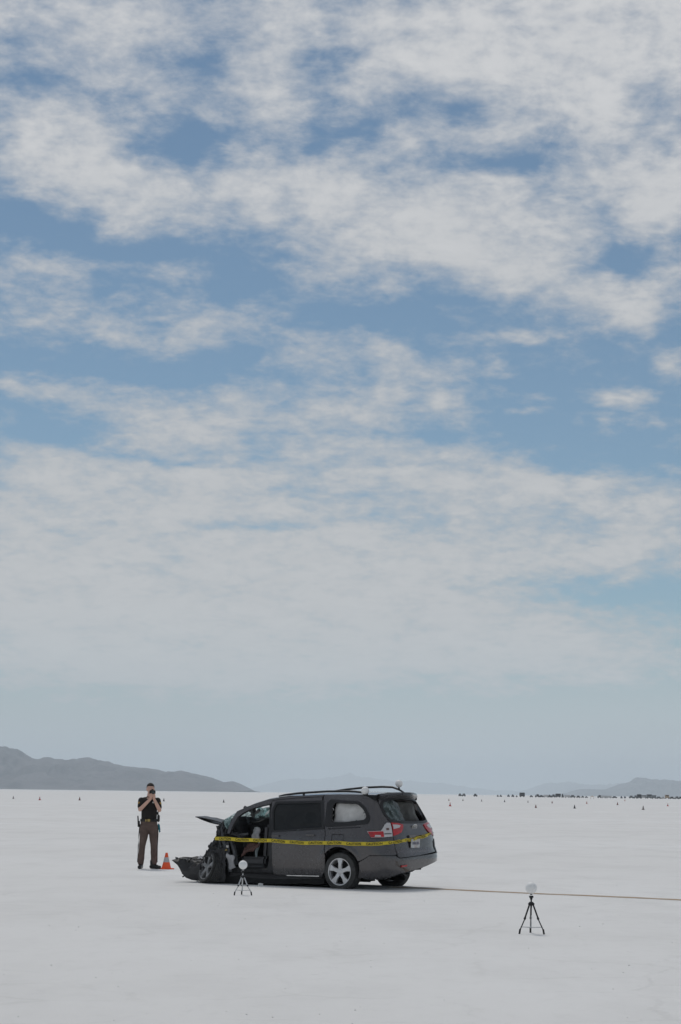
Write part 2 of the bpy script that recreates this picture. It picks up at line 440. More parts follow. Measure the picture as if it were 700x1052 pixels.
def rock_material(name, a, b):
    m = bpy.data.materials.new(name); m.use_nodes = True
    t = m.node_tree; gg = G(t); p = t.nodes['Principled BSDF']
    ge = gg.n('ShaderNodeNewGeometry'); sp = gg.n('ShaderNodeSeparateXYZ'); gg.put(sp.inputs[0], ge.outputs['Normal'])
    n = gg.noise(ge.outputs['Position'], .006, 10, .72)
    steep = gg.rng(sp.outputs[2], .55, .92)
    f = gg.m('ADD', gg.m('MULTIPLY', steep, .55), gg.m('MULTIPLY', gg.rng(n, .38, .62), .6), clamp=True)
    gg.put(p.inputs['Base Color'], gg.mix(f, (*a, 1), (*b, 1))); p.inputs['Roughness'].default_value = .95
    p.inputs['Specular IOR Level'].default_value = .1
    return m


ROCK = rock_material('haze_blue_rock', (.022, .030, .046), (.155, .150, .165))  # blue of the distant haze is put into the rock colour


def mountain(name, pts, dist, seed, foot, label=None, ext=None):
    """pts: skyline as (photo column, row); real ridge at its own distance with spurs and gullies"""
    X, Zr = [], []
    for (u, v) in pts:
        d = ray(u, v); X.append(d.x / d.y * dist); Zr.append(CAMH + d.z / d.y * dist)
    if ext:
        for (side, dxm, z) in ext:
            if side < 0: X.insert(0, X[0] - dxm); Zr.insert(0, z)
            else: X.append(X[-1] + dxm); Zr.append(z)
    x0, x1 = X[0], X[-1]; nx = int(min(520, max(120, (x1 - x0) / (dist / 2045 * 1.2)))); ny = 46
    hm = max(Zr); vs = []
    for j in range(ny + 1):
        t = j / ny                       # 0 foot .. 0.62 ridge .. 1 back
        for i in range(nx + 1):
            x = x0 + (x1 - x0) * i / nx
            rz = max(0, float(np.interp(x, X, Zr)))
            a = t / .62 if t < .62 else (1 - t) / .38
            y = dist + (t - .62) * foot / .62
            nn = 0; amp = 1; fr = 1 / (hm * 1.1)
            for o in range(5):
                nn += amp * (1 - abs(noise.noise(Vector((x * fr, y * fr * .55, seed + o * 7.1)))) * 2); amp *= .5; fr *= 2.1
            rid = nn / 1.9
            h = rz * (a ** 1.25)
            h += rz * .85 * (rid - .5) * math.sin(min(1, a) * PI) ** .8 if a < .985 else 0
            h += rz * .11 * (noise.noise(Vector((x * 3 / hm, y * 3 / hm, seed))) + .6 * noise.noise(Vector((x * 8 / hm, y * 8 / hm, seed)))) * min(1, a * 2)
            cap = rz * (.15 + .93 * a ** .8)
            vs.append((x, y, max(-3 if a < .03 else -.5, min(h, cap)) - (4 if a < .02 else 0)))
    fs = [[j * (nx + 1) + i, j * (nx + 1) + i + 1, (j + 1) * (nx + 1) + i + 1, (j + 1) * (nx + 1) + i] for j in range(ny) for i in range(nx)]
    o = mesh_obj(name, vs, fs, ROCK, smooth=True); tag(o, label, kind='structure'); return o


MT1 = [(0, 766), (7.4, 766.8), (16.7, 770.4), (27.9, 776.7), (40.9, 780.5), (55.7, 779), (74.3, 781.2), (89.2, 779.7), (107.7, 782), (122.6, 786), (141.2, 788), (163.4, 790.9), (175, 793), (186.8, 791.7), (195, 793.5),
       (207, 797), (220, 800), (230.3, 804), (240, 802.7), (247, 805.5), (253, 808.5), (258, 812)]
mountain('mountain_range', MT1, 11000, 3, 2500, 'near brown mountain range sloping down behind the officer', ext=[(-1, 250, 260), (-1, 700, 330), (-1, 1200, 230)])
MT2 = [(225, 812), (256.6, 810), (278.6, 804.1), (291, 801), (307, 800), (326, 800.4), (341.5, 798.8), (351, 797.2), (360, 794.2), (367, 797), (376, 798.8), (392, 801), (406, 802.4), (420, 802.2), (438, 803.8), (456, 804.6), (463, 806), (476, 807.5), (484, 809.8), (495, 809.8), (508, 812.4), (522, 811.7), (535, 814), (545, 817)]
mountain('mountain_range', MT2, 38000, 11, 3500, 'faint far mountain range with a small central peak above the van')
MT3 = [(520, 817), (535, 813), (549, 809), (558, 804.8), (570, 804), (585, 803.2), (592, 804.8), (602, 806), (620, 806.3), (632, 805), (645, 804), (665, 806), (700, 808)]
mountain('mountain_range', MT3, 34000, 23, 3500, 'pale far mountain range behind the distant row of vehicles', ext=[(1, 1200, 60), (1, 2500, 20)])
MT4 = [(578, 818), (585, 814.8), (591.7, 811.9), (597, 810.6), (607, 810.9), (620, 811.2), (626.7, 811), (630.6, 808.5), (636, 806.5), (641, 804.6), (647, 803.2), (651, 800), (656, 798.8), (661.4, 799.4), (668, 801), (682, 801.3), (700, 802.3)]
mountain('mountain_range', MT4, 18500, 31, 2600, 'darker blunt headland mountain at the right end of the horizon', ext=[(1, 300, 130), (1, 1500, 160), (1, 1500, 60)])

# ------------------------------------------------------------------ minivan body surface
WZ = ([.15, .22, .35, .5, .65, .82, .92, 1.02, 1.1, 1.2, 1.35, 1.5, 1.6, 1.66, 1.72], [.865, .905, .948, .974, .985, .987, .978, .955, .935, .905, .86, .81, .765, .72, .66])
XRT = ([.2, .3, .4, .55, .66, .72, .85, 1.0, 1.1, 1.2, 1.4, 1.6, 1.72], [-1.0, -1.05, -1.08, -1.09, -1.07, -1.03, -1.015, -.99, -.96, -.91, -.80, -.69, -.62])
XC0, AC = -.45, .62
_a = np.linspace(0, np.pi / 2, 400); _cx = AC * np.sin(_a) ** (2 / 3.6); _cy = .95 * np.cos(_a) ** (2 / 3.6); _cx[0] = 0; _cy[-1] = 0
_s = np.concatenate([[0], np.cumsum(np.hypot(np.diff(_cx), np.diff(_cy)))]); SMAX = float(_s[-1])


def smooth01(a):
    a = max(0, min(1, a)); return a * a * (3 - 2 * a)


def S(t, z):
    """skin of the body: t runs forward along the near side, below XC0 it wraps round the tail"""
    w = float(np.interp(z, *WZ)); xc = float(np.interp(z, *XRT)) + AC
    fl = .016 * math.exp(-((math.hypot(t, z - .33) - .43) / .05) ** 2) if abs(t) < .7 else 0
    if t >= XC0:
        b = smooth01(1 - (t - XC0) / .8); x = t + (xc - XC0) * b; w -= .008 * smooth01((.6 - x) / 1.3)
        if x > 2.2: w -= .05 * ((x - 2.2) / 1.2) ** 2
        return Vector((x, w + fl, z))
    s = min(SMAX * 1.999, XC0 - t); sg = 1
    if s > SMAX: s = 2 * SMAX - s; sg = -1
    cx = float(np.interp(s, _s, _cx)) / AC; cy = float(np.interp(s, _s, _cy)) / .95
    w -= .008 * smooth01((.6 - xc) / 1.3)
    return Vector((xc - AC * cx, sg * w * cy, z))


def nrm(t, z):
    n = (S(t + .015, z) - S(t - .015, z)).cross(S(t, z + .015) - S(t, z - .015))
    p = S(t, z); ref = Vector((min(0, p.x + .55) * 2, p.y, 0))
    if n.dot(ref) < 0: n = -n
    return n.normalized()


def inpoly(x, y, P):
    c = False; j = len(P) - 1
    for i in range(len(P)):
        if (P[i][1] > y) != (P[j][1] > y) and x < (P[j][0] - P[i][0]) * (y - P[i][1]) / (P[j][1] - P[i][1]) + P[i][0]: c = not c
        j = i
    return c


def segd(x, y, P):
    b = 9
    for i in range(len(P)):
        x0, y0 = P[i]; x1, y1 = P[(i + 1) % len(P)]; L = (x1 - x0) ** 2 + (y1 - y0) ** 2 or 1e-9
        k = max(0, min(1, ((x - x0) * (x1 - x0) + (y - y0) * (y1 - y0)) / L))
        b = min(b, math.hypot(x - x0 - k * (x1 - x0), y - y0 - k * (y1 - y0)))
    return b


def resample(P, st):
    out = []
    for i in range(len(P)):
        a, b = P[i], P[(i + 1) % len(P)]; n = max(1, int(math.ceil(math.hypot(b[0] - a[0], b[1] - a[1]) / st)))
        out += [(a[0] + (b[0] - a[0]) * k / n, a[1] + (b[1] - a[1]) * k / n) for k in range(n)]
    return out


def rounded(P, r, n=4):
    out = []
    L = len(P)
    for i in range(L):
        p0, p, p1 = Vector(P[i - 1]), Vector(P[i]), Vector(P[(i + 1) % L])
        a = (p0 - p); b = (p1 - p); ra = min(r, a.length * .45); rb = min(r, b.length * .45)
        A = p + a.normalized() * ra; B = p + b.normalized() * rb
        for k in range(n + 1):
            t = k / n; q = A * (1 - t) ** 2 + p * 2 * t * (1 - t) + B * t * t; out.append((q.x, q.y))
    return out


def panel(name, outer, m, parent, holes=(), off=0., thick=.035, step=.07, side=1, dent=None, fn=S, nf=nrm):
    outer = resample(outer, step); hs = [resample(h, step) for h in holes]
    pts = list(outer); edges = [(i, (i + 1) % len(outer)) for i in range(len(outer))]
    for h in hs:
        b = len(pts); pts += h; edges += [(b + i, b + (i + 1) % len(h)) for i in range(len(h))]
    xs = [p[0] for p in outer]; zs = [p[1] for p in outer]
    x = min(xs) + step / 2
    while x < max(xs):
        z = min(zs) + step / 2
        while z < max(zs):
            if inpoly(x, z, outer) and segd(x, z, outer) > step * .45 and all(not inpoly(x, z, h) and segd(x, z, h) > step * .45 for h in hs): pts.append((x, z))
            z += step
        x += step
    V2, _, F, *_r = delaunay_2d_cdt([Vector(p) for p in pts], edges, [], 0, 1e-6)
    F = [f for f in F if (lambda c: inpoly(c[0], c[1], outer) and not any(inpoly(c[0], c[1], h) for h in hs))((sum(V2[i][0] for i in f) / len(f), sum(V2[i][1] for i in f) / len(f)))]
    vs = []; ns = []
    for v in V2:
        nn = nf(v[0], v[1]); p = fn(v[0], v[1]) + nn * off
        if dent: p = p + nn * dent(v[0], v[1])
        vs.append(p); ns.append(nn)
    cnt = {}
    for f in F:
        for a, b in zip(f, list(f[1:]) + [f[0]]): cnt.setdefault((min(a, b), max(a, b)), []).append((a, b))
    fs = [list(f) if (vs[f[1]] - vs[f[0]]).cross(vs[f[2]] - vs[f[0]]).dot(ns[f[0]]) > 0 else list(f)[::-1] for f in F]; mp = {}
    if thick:
        for kk, l in cnt.items():
            if len(l) == 1:
                a, b = l[0]
                for i in (a, b):
                    if i not in mp: mp[i] = len(vs); vs.append(vs[i].copy()); vs.append(vs[i] - ns[i] * thick)
                fs.append([mp[b], mp[a], mp[a] + 1, mp[b] + 1])
    if side < 0: vs = [Vector((v.x, -v.y, v.z)) for v in vs]; fs = [f[::-1] for f in fs]
    o = mesh_obj(name, vs, fs, m, parent)
    nF = len(F); me = o.data; me.polygons.foreach_set('use_smooth', [True] * len(fs)); ln = []
    for i, pl_ in enumerate(me.polygons):
        for v in pl_.vertices:
            ln.append(tuple(Vector((ns[v].x, ns[v].y * (1 if side > 0 else -1), ns[v].z))) if i < nF else tuple(pl_.normal))
    me.normals_split_custom_set(ln)
    return o


def patch(name, c, nu, nv, amp, seed, m, parent, thick=.008, freq=5., smooth=False):
    """crumpled sheet spanned by four corners"""
    c = [Vector(p) for p in c]; n = (c[1] - c[0]).cross(c[3] - c[0]).normalized(); vs = []
    for j in range(nv + 1):
        for i in range(nu + 1):
            u, v = i / nu, j / nv
            p = (c[0] * (1 - u) + c[1] * u) * (1 - v) + (c[3] * (1 - u) + c[2] * u) * v
            q = p * freq + Vector((seed, seed * 2.3, 0))
            d = (abs(noise.noise(q)) * 2 - .5) + .5 * noise.noise(q * 2.3)
            j2 = Vector((noise.noise(q * 1.7 + Vector((9, 0, 0))), noise.noise(q * 1.7 + Vector((0, 9, 0))), noise.noise(q * 1.7 + Vector((0, 0, 9)))))
            vs.append(p + n * amp * d + j2 * amp * .8)
    fs = [[j * (nu + 1) + i, j * (nu + 1) + i + 1, (j + 1) * (nu + 1) + i + 1, (j + 1) * (nu + 1) + i] for j in range(nv) for i in range(nu)]
    o = mesh_obj(name, vs, fs, m, parent, smooth)
    s = o.modifiers.new('s', 'SOLIDIFY'); s.thickness = thick; s.offset = 0; bake_mods(o)
    return o


def lump(name, c, size, amp, seed, m, parent, rot=(0, 0, 0), cuts=5, freq=6.):
    bm = bmesh.new(); bmesh.ops.create_cube(bm, size=1); bmesh.ops.subdivide_edges(bm, edges=bm.edges[:], cuts=cuts, use_grid_fill=True)
    R = Matrix.Translation(c) @ Matrix.Rotation(rot[2], 4, 'Z') @ Matrix.Rotation(rot[1], 4, 'Y') @ Matrix.Rotation(rot[0], 4, 'X')
    for v in bm.verts:
        p = Vector((v.co.x * size[0], v.co.y * size[1], v.co.z * size[2])); q = p * freq + Vector((seed, 0, seed))
        p += Vector((noise.noise(q), noise.noise(q + Vector((5, 5, 5))), noise.noise(q + Vector((11, 3, 0))))) * amp
        v.co = R @ p
    me = bpy.data.meshes.new(name); bm.to_mesh(me); bm.free(); me.materials.append(m)
    o = bpy.data.objects.new(name, me); COL.objects.link(o); o.parent = parent; return o


# ------------------------------------------------------------------ the crashed minivan
TH = math.radians(33)
Lv = Vector((-math.sin(TH), -math.cos(TH), 0))
VO = gp(352, 913) - Lv * .86
van = empty('crashed_minivan', VO, PI - TH)
tag(van, 'dark grey minivan with crushed front end and open driver side, standing on the salt', 'minivan')


def arch(t0=0., z0=.33, r=.41, a0=-10, a1=190, n=22):
    return [(t0 + r * math.cos(math.radians(a0 + (a1 - a0) * i / n)), z0 + r * math.sin(math.radians(a0 + (a1 - a0) * i / n))) for i in range(n + 1)]


ZE = ([-.9, -.5, 0, .55, 1.3, 1.66, 2.0, 2.34, 2.6, 2.8], [1.655, 1.66, 1.665, 1.655, 1.615, 1.565, 1.465, 1.33, 1.185, 1.08])
ze = lambda x: float(np.interp(x, *ZE))
GAP = .012
QW = rounded([(.33, 1.09), (.37, 1.50), (.32, 1.555), (-.62, 1.53), (-.72, 1.44), (-.76, 1.26), (-.68, 1.17)], .05)
TLH = [(-.64, 1.03), (-.90, 1.045), (-.99, 1.15), (-1.04, 1.18), (-1.12, 1.17), (-1.12, .93), (-.95, .91), (-.72, .90)]
FD = [(.15, .95), (-.11, .95), (-.11, .84), (.15, .84)]
FDo = [(.16, .96), (-.12, .96), (-.12, .83), (.16, .83)]
archp = arch(a0=0, a1=180)
for sd_ in (1, -1):
    quarter = [(.335, .28), (.30, .6), (.30, .95), (.34, 1.09), (.44, 1.36), (.50, ze(.50))] + [(x, ze(x) if x > -.5 else 1.66) for x in (.2, 0, -.3, -.6, -.8, -.93)] + \
              [(-.99, 1.52), (-1.03, 1.35), (-1.10, 1.20), (-1.12, 1.17)] + TLH[::-1][2:][::-1][:0] + [(-1.13, .92), (-1.15, .8), (-1.14, .63), (-1.1, .612), (-.62, .604), (-.41, .50)] + \
              [p for p in archp[::-1] if p[1] < 1 and p[0] > -.40] + [(.412, .30)]
    # order the arch from rear to front over the wheel
    quarter = quarter[:-len([p for p in archp[::-1] if p[1] < 1 and p[0] > -.40]) - 1] + sorted([p for p in archp if p[0] > -.385 and p[0] < .40], key=lambda p: p[0]) + [(.41, .33), (.41, .27)]
    panel('quarter_panel', quarter, M['paint'], van, [QW, FDo] if sd_ > 0 else [QW], side=sd_)
    panel('tail_light_bezel', TLH, M['black_plastic'], van, off=.004, thick=.02, side=sd_)
    # side glass edging
    QT = rounded([(.345, 1.075), (.385, 1.51), (.33, 1.57), (-.63, 1.545), (-.735, 1.45), (-.775, 1.26), (-.69, 1.145), (-.2, 1.10)], .05)
    panel('window_trim', QT, M['trim'], van, [rounded([(.20, 1.17), (.24, 1.46), (.18, 1.515), (-.58, 1.50), (-.68, 1.40), (-.70, 1.28), (-.64, 1.22), (-.1, 1.165)], .05)], off=.006, thick=.03, step=.05, side=sd_)
    # sliding door
    DW = [(1.47, .975), (1.545, 1.36), (1.50, 1.50), (.47, 1.535), (.43, 1.40), (.35, 1.055)]
    DW = rounded(DW, .03)
    sl = [(1.47, .20), (1.455, .6), (1.47, .95), (1.56, 1.30), (1.60, 1.515), (1.56, ze(1.56) - .045), (1.1, ze(1.1) - .045), (.52, ze(.52) - .045), (.455, 1.36), (.355, 1.09), (.315, .95), (.315, .6), (.35, .29), (.42, .20)]
    o = panel('sliding_door', sl, M['paint'], van, [DW], side=sd_, thick=.045)
    gl = panel('window_pane', rounded([(1.50, .955), (1.57, 1.36), (1.52, 1.52), (.455, 1.55), (.41, 1.40), (.33, 1.035)], .03), M['privacy_glass'], o, off=-.012, thick=.004, side=sd_)
    panel('window_seal', rounded([(1.485, .958), (1.56, 1.36), (1.515, 1.518), (.46, 1.55), (.418, 1.40), (.333, 1.04)], .03), M['trim'], o, [rounded([(1.44, .995), (1.515, 1.36), (1.475, 1.475), (.53, 1.505), (.50, 1.40), (.40, 1.075)], .03)], off=.002, thick=.01, step=.05, side=sd_)
    # roof side rail and windscreen pillar
    pl = [(x, ze(x)) for x in (.51, 1.0, 1.3, 1.56, 1.8, 2.0, 2.2, 2.34)] + [(2.40, 1.23), (2.46, 1.08), (2.48, .92), (2.42, .92), (2.38, 1.06), (2.31, 1.215), (2.2, 1.30), (2.0, 1.39), (1.80, 1.44), (1.615, 1.475), (1.60, 1.53), (1.57, ze(1.57) - .035), (1.1, ze(1.1) - .035), (.51, ze(.51) - .035)]
    panel('roof_pillar', pl, M['paint'], van, side=sd_, thick=.05)
    # sill
    panel('sill', [(.43, .16), (.425, .19), (1.47, .19), (2.45, .20), (2.5, .13), (1.47, .12)], M['black_plastic'], van, off=-.004, side=sd_, thick=.08)
# driver side: hinge post left of the opening
panel('hinge_post', [(1.49, .21), (1.475, .6), (1.49, .95), (1.58, 1.30), (1.615, 1.47), (1.66, 1.46), (1.62, 1.30), (1.56, .95), (1.55, .45), (1.62, .28), (2.3, .26), (2.3, .21)], M['metal_dark'], van, off=-.03, thick=.08)
# passenger side front door, dented but shut
panel('front_door', [(1.485, .20), (1.47, .6), (1.485, .95), (1.575, 1.30), (1.61, 1.465), (1.80, 1.43), (2.0, 1.375), (2.25, 1.275), (2.44, 1.15), (2.50, .95), (2.45, .5), (2.40, .2)], M['paint'], van,
      [rounded([(1.56, 1.02), (1.65, 1.40), (1.80, 1.385), (2.0, 1.33), (2.22, 1.22), (2.36, 1.10), (2.36, 1.02)], .03)], side=-1, dent=lambda a, b: .03 * noise.noise(Vector((a * 4, b * 4, 3))))
o = mesh_obj('chrome_strip', *(lambda a: (a, [[0, 1, 2, 3], [4, 5, 6, 7], [0, 1, 5, 4], [3, 2, 6, 7]]))([(.45, .945, .215), (1.15, .945, .205), (1.15, .945, .19), (.45, .945, .20), (.45, .93, .215), (1.15, .93, .205), (1.15, .93, .19), (.45, .93, .20)]), M['chrome'], van)
fd = panel('fuel_door', FD, M['paint'], van, off=-.002, thick=.01, step=.05)
# small black door handle recesses
for (a, z) in ((.50, .93),):
    mb = MB(); mb.box((a + .12, S(a, z).y + .012, z), (.19, .03, .035), bev=.008); mb.build('door_handle', M['paint'], van)
mb = MB(); c = S(1.38, .90); mb.box((c.x, c.y + .012, c.z), (.17, .03, .035), bev=.008); mb.build('door_handle', M['paint'], van)
# sliding-door rail slot
panel('door_track', [(.27, 1.06), (.27, 1.035), (-.52, 1.08), (-.52, 1.098)], M['trim'], van, off=.003, thick=.006, step=.1)

# inflated curtain airbags behind the quarter glass, with torn glass round the edge
patch('curtain_airbag', [(.27, .78, 1.15), (-.62, .75, 1.21), (-.50, .69, 1.51), (.25, .70, 1.52)], 26, 12, .03, 4, M['airbag_white'], van, .02, 4, True)
patch('curtain_airbag', [(.30, -.80, 1.13), (-.62, -.76, 1.20), (-.50, -.70, 1.54), (.28, -.72, 1.55)], 16, 8, .035, 8, M['airbag_white'], van, .02, 4, True)
for i, (a, z, s_) in enumerate([(.205, 1.40, .05), (.20, 1.28, .035), (.19, 1.20, .045), (-.66, 1.30, .035), (-.655, 1.36, .03), (-.02, 1.17, .028), (-.45, 1.20, .02)]):
    p_ = S(a, z); r_ = random.Random(i)
    mb = MB(); mb.add([p_ + Vector((r_.uniform(-s_, s_), -.012, r_.uniform(-s_, s_) * 1.3)) for _ in range(3)] + [p_ + Vector((0, -.02, 0))], [[0, 1, 2], [0, 1, 3], [1, 2, 3], [0, 2, 3]])
    mb.build('glass_shard', M['bright_metal'] if i < 3 else M['trim'], van)

# rear bumper wraps the whole tail
FWRAP = XC0 - (2 * SMAX - 0)


def mir(t): return 2 * (XC0 - SMAX) - t


half = [(-.425, .33), (-.40, .47), (-.43, .495), (-.62, .593), (-1.1, .60), (-1.165, .565), (-1.20, .555), (XC0 - SMAX, .588)]
low = [(-.425, .21), (-.7, .185), (-.95, .215), (-1.2, .285), (-1.4, .315), (-1.6, .345), (XC0 - SMAX, .37)]
lowf = [(mir(-.425), .33), (mir(-.7), .45), (mir(-.95), .49), (mir(-1.15), .485), (mir(-1.4), .44), (mir(-1.6), .40)]      # torn lower edge on the far side
bump = half + [(mir(a), b + .07 * smooth01((-a - .5) / .6)) for a, b in half[:-1][::-1]] + lowf + low[::-1]
_S0 = S


def S_b(t, z):
    p = _S0(t, z)
    if t < mir(-1.0): p = p + Vector((0, -.03, 0)) * smooth01((mir(-1.0) - t) * 4)
    return p


panel('rear_bumper', bump, M['paint'], van, fn=S_b, off=.006, thick=.07)
# jagged underside where salt and scrapes have broken the edge
mb = MB()
rr = random.Random(12)
for i in range(25):
    a = -.55 - i * .075; p_ = S(a, .31) ; zz = float(np.interp(-a, [.42, .7, .95, 1.2, 1.6, 2.0, 2.25, 2.6], [.21, .185, .215, .29, .33, .40, .47, .50]))
    mb.box((p_.x * .97, p_.y * .95, zz + .005), (rr.uniform(.03, .08), rr.uniform(.03, .05), rr.uniform(.02, .04)), rr.uniform(0, 3), .01)
mb.build('bumper_under_trim', M['black_plastic'], van)
panel('bumper_reflector', [(-1.21, .405), (-1.36, .415), (-1.37, .445), (-1.22, .435)], M['red_lens'], van, off=.03, thick=.02, step=.05)
panel('bumper_corner_gap', [(mir(-1.16), .63), (mir(-1.16), .84), (mir(-1.05), .88), (mir(-.80), .86), (mir(-.62), .66), (mir(-.62), .60)], M['trim'], van, off=.012, thick=.05, step=.06)  # black sheet stands in for shade in the displaced bumper corner's gap
tq = [(mir(a), b) for a, b in [(-1.21, .405), (-1.36, .415), (-1.37, .445), (-1.22, .435)]]
0 and panel('bumper_reflector', tq, M['red_lens'], van, off=.03, thick=.02, step=.05)

# tailgate with its broken window
RG = [(-1.06, 1.48), (-1.13, 1.55), (XC0 - SMAX, 1.60)]
cR = XC0 - SMAX
rgh = [(-1.13, 1.195), (-1.05, 1.33), (-1.035, 1.48), (-1.10, 1.56), (-1.4, 1.60), (cR, 1.615)]
rgl = [(-1.13, 1.195), (-1.4, 1.175), (cR, 1.175)]
RGP = rgh + [(mir(a), b) for a, b in rgh[:-1][::-1]] + [(mir(a), b) for a, b in rgl[1:]][::1][:0]
RGP = rgh + [(mir(a), b) for a, b in rgh[:-1][::-1]] + [(mir(-1.4), 1.175), (cR, 1.172), (-1.4, 1.175)]
th_ = [(-1.155, .665), (-1.165, .8), (-1.145, .925), (-1.125, .94), (-1.135, 1.165), (-1.115, 1.20), (-1.045, 1.34), (-1.01, 1.50), (-1.03, 1.645), (-1.3, 1.69), (cR, 1.70)]
tg = th_ + [(mir(a), b) for a, b in th_[:-1][::-1]] + [(mir(-1.19), .655), (cR, .60), (-1.21, .568), (-1.165, .585)]
RGP2 = rounded(RGP, .05, 3)
tailgate = panel('tailgate', tg, M['paint'], van, [RGP2], off=.0, thick=.05)
rt = rounded([(a * 1.0, b) for a, b in RGP], .05, 3)
cx_ = cR; cz_ = 1.4


def shrink(P, kx, kz): return [(cx_ + (a - cx_) * kx, cz_ + (b - cz_) * kz) for a, b in P]


panel('window_surround', shrink(RGP2, 1.03, 1.05), M['trim'], tailgate, [shrink(RGP2, .955, .88)], off=.006, thick=.02, step=.06)
# a hanging sheet of crazed glass on the left of the opening and a torn trim panel
def lerp3(a, b, t): return Vector(a).lerp(Vector(b), t)


panel('hanging_glass', [(-1.07, 1.48), (-1.12, 1.55), (-1.42, 1.59), (-1.46, 1.45), (-1.52, 1.30), (-1.56, 1.19), (-1.16, 1.21), (-1.09, 1.33)], M['curtain_glass'], tailgate, off=-.02, thick=.005, dent=lambda a, b: .012 * noise.noise(Vector((a * 9, b * 9, 0))))
patch('torn_liner', [S(-1.40, 1.58) + Vector((.03, 0, 0)), S(-1.55, 1.52) + Vector((.02, 0, 0)), S(-1.60, 1.20) + Vector((.02, 0, 0)), S(-1.50, 1.20) + Vector((.03, 0, 0))], 6, 14, .02, 5, mat('torn_liner', (.13, .15, .155), .7), tailgate, .008, 9)
patch('torn_liner', [S(-1.50, 1.56) + Vector((.03, 0, 0)), S(-1.66, 1.50) + Vector((.03, 0, 0)), S(-1.62, 1.40) + Vector((.02, 0, 0)), S(-1.50, 1.44) + Vector((.03, 0, 0))], 5, 5, .02, 6, mat('torn_liner', (.13, .15, .155), .7), tailgate, .008, 9)
# handle ledge, emblem, plate
mb = MB(); pc = S(cR, .93)
mb.box((pc.x - .012, 0, .935), (.04, .56, .045), bev=.01); mb.build('plate_garnish', M['paint'], tailgate)
mb = MB(); pc = S(cR, 1.10); tl_ = Matrix.Translation((pc.x - .012, 0, 1.10)) @ Matrix.Rotation(PI / 2, 4, 'Z') @ Matrix.Rotation(PI / 2 - .28, 4, 'X')


def ring(mb, T, a, b, r, ox=0, oy=0, n=28):
    pts = [T @ Vector((ox + a * math.cos(2 * PI * i / n), oy + b * math.sin(2 * PI * i / n), 0)) for i in range(n + 1)]
    mb.tube(pts, r, 6, False)


ring(mb, tl_, .075, .05, .0075); ring(mb, tl_, .022, .046, .006); ring(mb, tl_, .048, .018, .006, 0, .026)
mb.build('emblem', M['chrome'], tailgate, True)
mb = MB(); pc = S(cR + .12, .80); T = Matrix.Translation((pc.x - .03, .10, .81)) @ Matrix.Rotation(-.06, 4, 'Y')
mb.box((0, 0, 0), (.012, .305, .155), bev=.004, M4=T); pl = mb.build('licence_plate', M['plate'], tailgate)
mb = MB()
for i, (yy, zz, w_, h_) in enumerate([(.09, .005, .03, .05), (.045, .005, .028, .05), (.0, .005, .03, .05), (-.05, .005, .028, .05), (-.09, .005, .03, .05)]):
    for k_ in (0, 1): mb.box((0, 0, 0), (.004, .008, h_), M4=T @ Matrix.Translation((-.008, yy + (k_ - .5) * w_ * .7, zz)))
mb.build('plate_marks', mat('plate_marks', (.12, .13, .2), .6), pl)

# tail lights (near and far)
for sd_ in (1, -1):
    f = (lambda P: P) if sd_ > 0 else (lambda P: [(mir(a), b) for a, b in P])
    host = panel('tail_light', f([(-.65, 1.02), (-.90, 1.03), (-.985, 1.135), (-1.04, 1.17), (-1.11, 1.165), (-1.11, .935), (-.95, .92), (-.725, .91)]), M['clear_lens'], van, off=.016, thick=.03, step=.04)
    panel('red_lens', f([(-.665, 1.012), (-.94, 1.02), (-.95, .925), (-.72, .914)]), M['red_lens'], host, off=.021, thick=.012, step=.04)
    panel('white_marker', f([(-.80, .955), (-.89, .955), (-.90, .925), (-.79, .925)]), M['clear_lens'], host, off=.024, thick=.012, step=.04)
    panel('lamp_divider', f([(-.955, .985), (-1.09, .99), (-1.09, .975), (-.955, .97)]), M['trim'], host, off=.021, thick=.01, step=.04)
    panel('lamp_divider', f([(-1.0, 1.075), (-1.05, 1.08), (-1.05, 1.045), (-1.0, 1.04)]), M['seat_brown'], host, off=.021, thick=.01, step=.04)
    h2 = panel('tail_light', f([(-1.135, 1.172), (-1.30, 1.165), (-1.44, 1.14), (-1.415, 1.07), (-1.35, 1.01), (-1.26, .975), (-1.13, .945)]), M['red_lens'], van, off=.016, thick=.03, step=.04)
    panel('white_marker', f([(-1.15, 1.135), (-1.25, 1.135), (-1.35, 1.12), (-1.30, 1.085), (-1.15, 1.06)]), M['clear_lens'], h2, off=.021, thick=.01, step=.04)

# roof
vs = []; NX, NY = 40, 24
for i in range(NX + 1):
    x = -.60 + (2.02 + .60) * i / NX
    wz = float(np.interp(ze(x), *WZ)) - .008
    for j in range(NY + 1):
        s_ = -1 + 2 * j / NY; xx = x + (.18 * (1 - s_ * s_) * smooth01((x - 1.2) / .8))
        crown = .055
        y = s_ * wz; z = ze(x) + crown * (1 - abs(s_) ** 2.6)
        if x > 1.75: z -= .02 * smooth01((x - 1.75) / .3) * (1 - s_ * s_)
        z += .012 * noise.noise(Vector((x * 5, y * 5, 0))) * smooth01((x - 1.3) / .5)
        vs.append((xx, y, z))
skirt = [Vector((vs[i * (NY + 1) + j][0], vs[i * (NY + 1) + j][1] * 1.0 - (.012 if j else -.012), vs[i * (NY + 1) + j][2] - .09)) for j in (0, NY) for i in range(NX + 1)]
sk0 = len(vs)
skf = [[a_, a_ + 1, b_ + 1 * (NY + 1), b_] for a_, b_ in [(sk0 + i, i * (NY + 1)) for i in range(NX)] + [(sk0 + NX + 1 + i, i * (NY + 1) + NY) for i in range(NX)]]
mesh_obj('roof_skirt', list(vs) + skirt, skf, M['shadow_black'], van)
